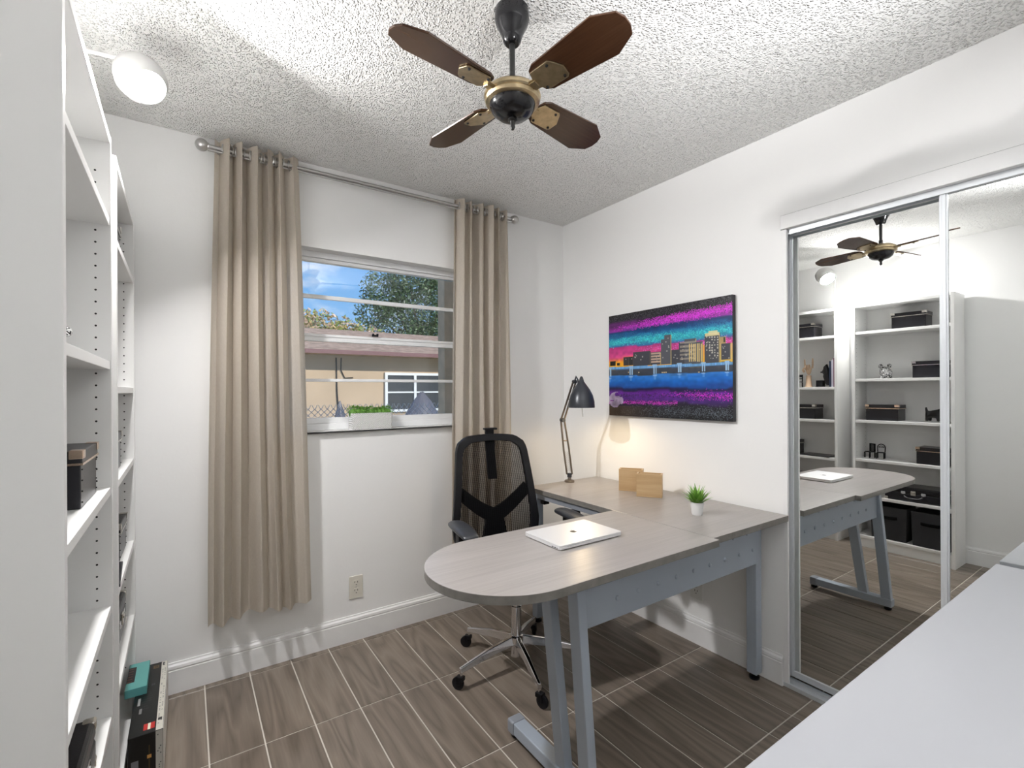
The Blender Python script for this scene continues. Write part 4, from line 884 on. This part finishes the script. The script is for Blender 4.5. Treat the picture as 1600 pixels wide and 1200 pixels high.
vs = [(x*.96, y*.96, 0) for x, y in o_] + [(x, y, .086) for x, y in o_] + [(x, y, .086) for x, y in i_] + [(x, y, .070) for x, y in i_]
pm.add(vs, [tuple(range(k))[::-1], tuple(range(3*k, 4*k))] + [(j*k+i, j*k+(i+1) % k, (j+1)*k+(i+1) % k, (j+1)*k+i) for j in range(3) for i in range(k)]); pm.obj('planter_box', M['quilt'], wp, smooth=40)
M['moss'] = green('moss_green', (.05, .17, .02), (.19, .40, .06), .6)
ml = MB(); q = random.Random(2)
for c in range(9):
    cx_ = -.092+.023*c; cz = .080+q.uniform(0, .008); rr = q.uniform(.026, .033)
    for _ in range(230):
        a = q.uniform(0, 2*PI); el_ = q.uniform(-.1, PI/2); d = Vector((math.cos(a)*math.cos(el_), math.sin(a)*math.cos(el_)*.95, math.sin(el_)*1.1))
        p = Vector((cx_, 0, cz))+d*rr*q.uniform(.75, 1.05); t1 = d.cross(Vector((q.uniform(-1, 1), q.uniform(-1, 1), q.uniform(-1, 1)))).normalized()
        s = .0042; tip = p + d*.006 + Vector((q.uniform(-1, 1), q.uniform(-1, 1), q.uniform(-1, 1)))*.003
        ml.add([p-t1*s*.5, p+t1*s*.5, tip], [(0, 1, 2)])
    ml.ball((cx_, 0, cz-.004), (.024, .026, .028), 10, 6)
o = ml.obj('foliage', M['moss'], wp); o['kind'] = 'stuff'
# ================================================================== OUTLETS
def outlet(label, loc, rz, m):
    r = thing('power_outlet', label, 'outlet', loc, rz, 'wall outlets')       # local: faces -y
    MB().prism([(x, z) for x, z in rrect(.072, .117, .004, 3)], 0, .005, Matrix.Rotation(PI/2, 4, 'X')).obj('cover_plate', m, r, bev=.0015)
    for z in (-.021, .021):
        rc = MB().prism([(x, zz+z) for x, zz in rrect(.034, .029, .010, 4)], .005, .0068, Matrix.Rotation(PI/2, 4, 'X')).obj('receptacle', m, r)
        sl = MB(); sl.box((-.0085, -.0072, z+.001), (-.006, -.0069, z+.010)); sl.box((.006, -.0072, z+.001), (.0085, -.0069, z+.010)); sl.lathe([(0, .0069), (.0026, .0069), (.0026, .0072), (0, .0072)], 10, T(0, 0, z-.008) @ Matrix.Rotation(PI/2, 4, 'X')); so = sl.obj('slots', M['holes'], rc)
    MB().lathe([(0, .005), (.003, .005), (.003, .0062), (0, .0062)], 10, Matrix.Rotation(PI/2, 4, 'X')).obj('screw', M['nickel'], r)
outlet('almond double power outlet on the wall below the window', (.730, YB, .275), 0, M['ivory'])
outlet('white power outlet on the wall under the desk', (XR, 1.499, .285), -PI/2, M['white_plastic'])
# ================================================================== WHITE TABLE IN FRONT
wt = thing('white_table', 'plain white table standing up against the mirrored closet door', 'table', (1.3, .10, 0))
M['white_lam'] = mat('white_table_laminate', (.43, .44, .47), .38, spec=.4)
MB().box((-.95, -.31, .694), (.868, .299, .732)).obj('table_top', M['white_lam'], wt, bev=.0025)
for x in (-.91, .80):
    for y in (-.27, .264): MB().box((x-.025, y-.025, 0), (x+.025, y+.025, .694)).obj('leg', M['white_lam'], wt, bev=.002)

# ================================================================== OUTSIDE THE WINDOW
M['ground'] = mat('dry_grass_ground', (.22, .24, .12), .9, var=.3, vscale=3)
struct(MB().box((-12, YB+WT+.3, -.35), (20, 30, -.30)).obj('ground', M['ground']))
NY = 9.0
M['stucco'] = mat('beige_stucco', (.58, .44, .31), .95, spec=.1, var=.10, vscale=1.5, bump=.3, bscale=60)
M['shingle'] = mat('brown_grey_shingles', (.46, .32, .23), .95, spec=.05, var=.32, vscale=7, bump=.5, bscale=25, bdist=.02)
M['fascia'] = mat('maroon_fascia', (.20, .09, .09), .6)
M['dark_glass'] = mat('dark_window_glass', (.05, .055, .06), .08)
nh = thing('neighbour_house', 'beige stucco house with brown shingle roof outside the window', 'house', (3.0, NY, -.30))
MB().box((-5.5, 0, 0), (4.5, 5, 2.42)).obj('house_wall', M['stucco'], nh)
rf = MB(); rf.add([(-6, -.45, 2.32), (5, -.45, 2.32), (5, 2.6, 3.06), (-6, 2.6, 3.06), (5, 5.5, 2.32), (-6, 5.5, 2.32), (-6, -.45, 2.26), (5, -.45, 2.26), (5, 5.5, 2.26), (-6, 5.5, 2.26)], [(0, 1, 2, 3), (3, 2, 4, 5), (6, 9, 8, 7), (0, 6, 7, 1), (1, 7, 8, 4, 2), (4, 8, 9, 5), (5, 9, 6, 0, 3)]); rf.obj('roof', M['shingle'], nh)
MB().box((-6.02, -.48, 2.255), (5.02, -.45, 2.325)).obj('fascia', M['fascia'], nh)
def far_window(x0, x1, z0, z1):
    w = MB(); t = .05; w.box((x0, -.05, z0), (x0+t, -.001, z1)).box((x1-t, -.05, z0), (x1, -.001, z1)).box((x0+t, -.05, z0), (x1-t, -.001, z0+t)).box((x0+t, -.05, z1-t), (x1-t, -.001, z1)); xm = (x0+x1)/2; zm = (z0+z1)/2
    w.box((xm-.025, -.05, z0+t), (xm+.025, -.001, z1-t)).box((x0+t, -.045, zm-.015), (xm-.025, -.001, zm+.015)).box((xm+.025, -.045, zm-.015), (x1-t, -.001, zm+.015)); wo_ = w.obj('window_frame', wm, nh)
    for a, b in ((x0+t, xm-.025), (xm+.025, x1-t)):
        for c, d in ((z0+t, zm-.015), (zm+.015, z1-t)): MB().box((a, -.02, c), (b, -.001, d)).obj('window_pane', M['dark_glass'], wo_)
far_window(.15, 1.38, 1.20, 1.965)
MB().tube([(-.75, -.01, 2.22), (-.74, -.02, 1.6), (-.72, -.02, 1.3), (-.48, -.02, .6)], .012, 6).tube([(-.66, -.01, 2.22), (-.67, -.02, 2.0), (-.60, -.02, 1.85), (-.45, -.02, 1.86)], .010, 6).obj('wall_cable', M['rod_dark'], nh, smooth=50)
# wooden post just outside the window
M['post_wood'] = mat('weathered_tan_wood', (.64, .48, .32), .8, var=.18, vscale=10)
po = MB().box((-.06, -.05, 0), (.06, .05, 2.72)).obj('wooden_post', M['post_wood'], bev=.004); po.location = (1.445, 2.86, -.30); tag(po, 'tan wooden post just outside the window pane', 'post')
# covered garden furniture
M['tarp'] = mat('grey_tarp', (.13, .125, .145), .4, var=.15, vscale=5)
def tarp(label, x, y, h, w, seed):
    q = random.Random(seed); mb = MB(); seg, rings = 28, 9; vs = []
    for j in range(rings+1):
        t = j/rings
        for i in range(seg):
            a = 2*PI*i/seg; r = w*(.03+.97*t**.95)*(1+.14*math.sin(5*a+seed)*t+.06*math.sin(11*a+seed*2)*t); vs.append((r*math.cos(a), r*.7*math.sin(a), h*(1-t**1.15*.98)*(1-.02*q.random())+.0))
    mb.add(vs, [(j*seg+i, j*seg+(i+1) % seg, (j+1)*seg+(i+1) % seg, (j+1)*seg+i) for j in range(rings) for i in range(seg)] + [tuple(range(seg))])
    o = mb.obj('tarp_cover', M['tarp'], smooth=40); o.location = (x, y, -.30); tag(o, label, 'tarp')
tarp('tall pointed grey tarp cover in front of the neighbour window', 2.66, 6.1, 1.60, .86, 3)
tarp('narrow pointed grey tarp cover beside the taller tarp', 1.44, 5.6, 1.50, .30, 8)
# chain link fence
fe = thing('chain_link_fence', 'chain link fence with twisted wire tips outside the window', 'fence', (1.5, 4.6, -.30))
wi = MB(); fm_ = M['nickel']; n_ = 60; pitch = .055; ht = 1.45
for k in range(-8, n_):
    for s in (-1, 1):
        x = -1.2+k*pitch; z0_ = 1.0; wi.tube([(x, 0, z0_), (x+s*(ht-z0_), 0, ht), (x+s*(ht-z0_)+.012*s, 0, ht+.03)], .0028, 4)
o = wi.obj('wire_mesh', fm_, fe); o['kind'] = 'stuff'
MB().tube([(-1.7, .012, ht-.10), (2.6, .012, ht-.10)], .010, 8).obj('top_rail', fm_, fe, smooth=50)
for x in (-1.6, .6, 2.5): MB().tube([(x, .03, 0), (x, .03, ht-.08)], .022, 8).obj('fence_post', fm_, fe, smooth=50)
# trees
def leaf_mat(name, cols):
    m, t, b = new_mat(name); g = N(t, 'ShaderNodeNewGeometry'); r = ramp(t, cols); t.links.new(g.outputs['Random Per Island'], r.inputs[0]); t.links.new(r.outputs[0], b.inputs['Base Color']); b.inputs['Roughness'].default_value = .45; b.inputs['Transmission Weight'].default_value = 0; return m
M['tree_leaf'] = leaf_mat('dark_tree_leaves', [(0, (.04, .085, .03)), (.5, (.085, .15, .055)), (.85, (.16, .24, .10)), (1, (.32, .38, .26))])
M['bush_leaf'] = leaf_mat('flowering_bush_leaves', [(0, (.16, .26, .05)), (.35, (.34, .40, .10)), (.6, (.62, .42, .18)), (1, (.72, .50, .40))])
M['bark'] = mat('grey_bark', (.16, .12, .09), .9, var=.25, vscale=8, bump=.6, bscale=12)
def tree(name, label, loc, trunk_h, blobs, nleaf, lsize, lm_, seed, cat='tree'):
    q = random.Random(seed); r = thing(name, label, cat, loc); t = MB(); t.tube([(0, 0, 0), (.05, 0, trunk_h*.5), (0, .05, trunk_h)], [.16, .13, .10], 10)
    for (bx, by, bz), br in blobs: t.tube([(0, .05, trunk_h*.9), (bx*.5, by*.5, (trunk_h+bz)/2), (bx, by, bz)], [.07, .05, .02], 6)
    t.obj('trunk', M['bark'], r, smooth=50); f = MB(); tot = sum(b[1]**2 for b in blobs)
    for (bx, by, bz), br in blobs:
        for _ in range(int(nleaf*br*br/tot)):
            d = Vector((q.gauss(0, 1), q.gauss(0, 1), q.gauss(0, 1))).normalized(); p = Vector((bx, by, bz)) + d*br*q.uniform(.55, 1.06)
            n1 = Vector((q.gauss(0, 1), q.gauss(0, 1), q.gauss(0, 1)+.4)).normalized(); a = n1.orthogonal().normalized(); a = Matrix.Rotation(q.uniform(0, 6.3), 3, n1) @ a; b = n1.cross(a); s = lsize*q.uniform(.6, 1.3)
            f.add([p-a*s, p+b*s*.42, p+a*s, p-b*s*.42], [(0, 1, 2, 3)])
    o = f.obj('foliage', lm_, r); o['kind'] = 'stuff'
tree('leafy_tree', 'dense green tree rising behind the neighbour roof', (8.1, 18.6, -.30), 3.2, [((0, 0, 5.2), 1.6), ((-1.0, 0, 4.2), 1.15), ((-1.5, .2, 5.6), .95), ((-.5, 0, 6.1), 1.1), ((1.2, 0, 5.9), 1.3), ((1.2, 0, 4.1), 1.2), ((-2.0, 0, 4.7), .75), ((0, 0, 3.6), 1.0), ((2.4, 0, 5.0), 1.2)], 26000, .065, M['tree_leaf'], 5)
tree('flowering_bush', 'large flowering bush with orange blossom behind the neighbour roof', (3.75, 15.6, -.30), 2.2, [((-1.2, 0, 3.25), .9), ((-.4, 0, 3.3), .85), ((.4, 0, 3.15), .8), ((1.1, 0, 3.0), .75), ((-2.0, 0, 3.2), .85)], 9000, .075, M['bush_leaf'], 9, 'bush')
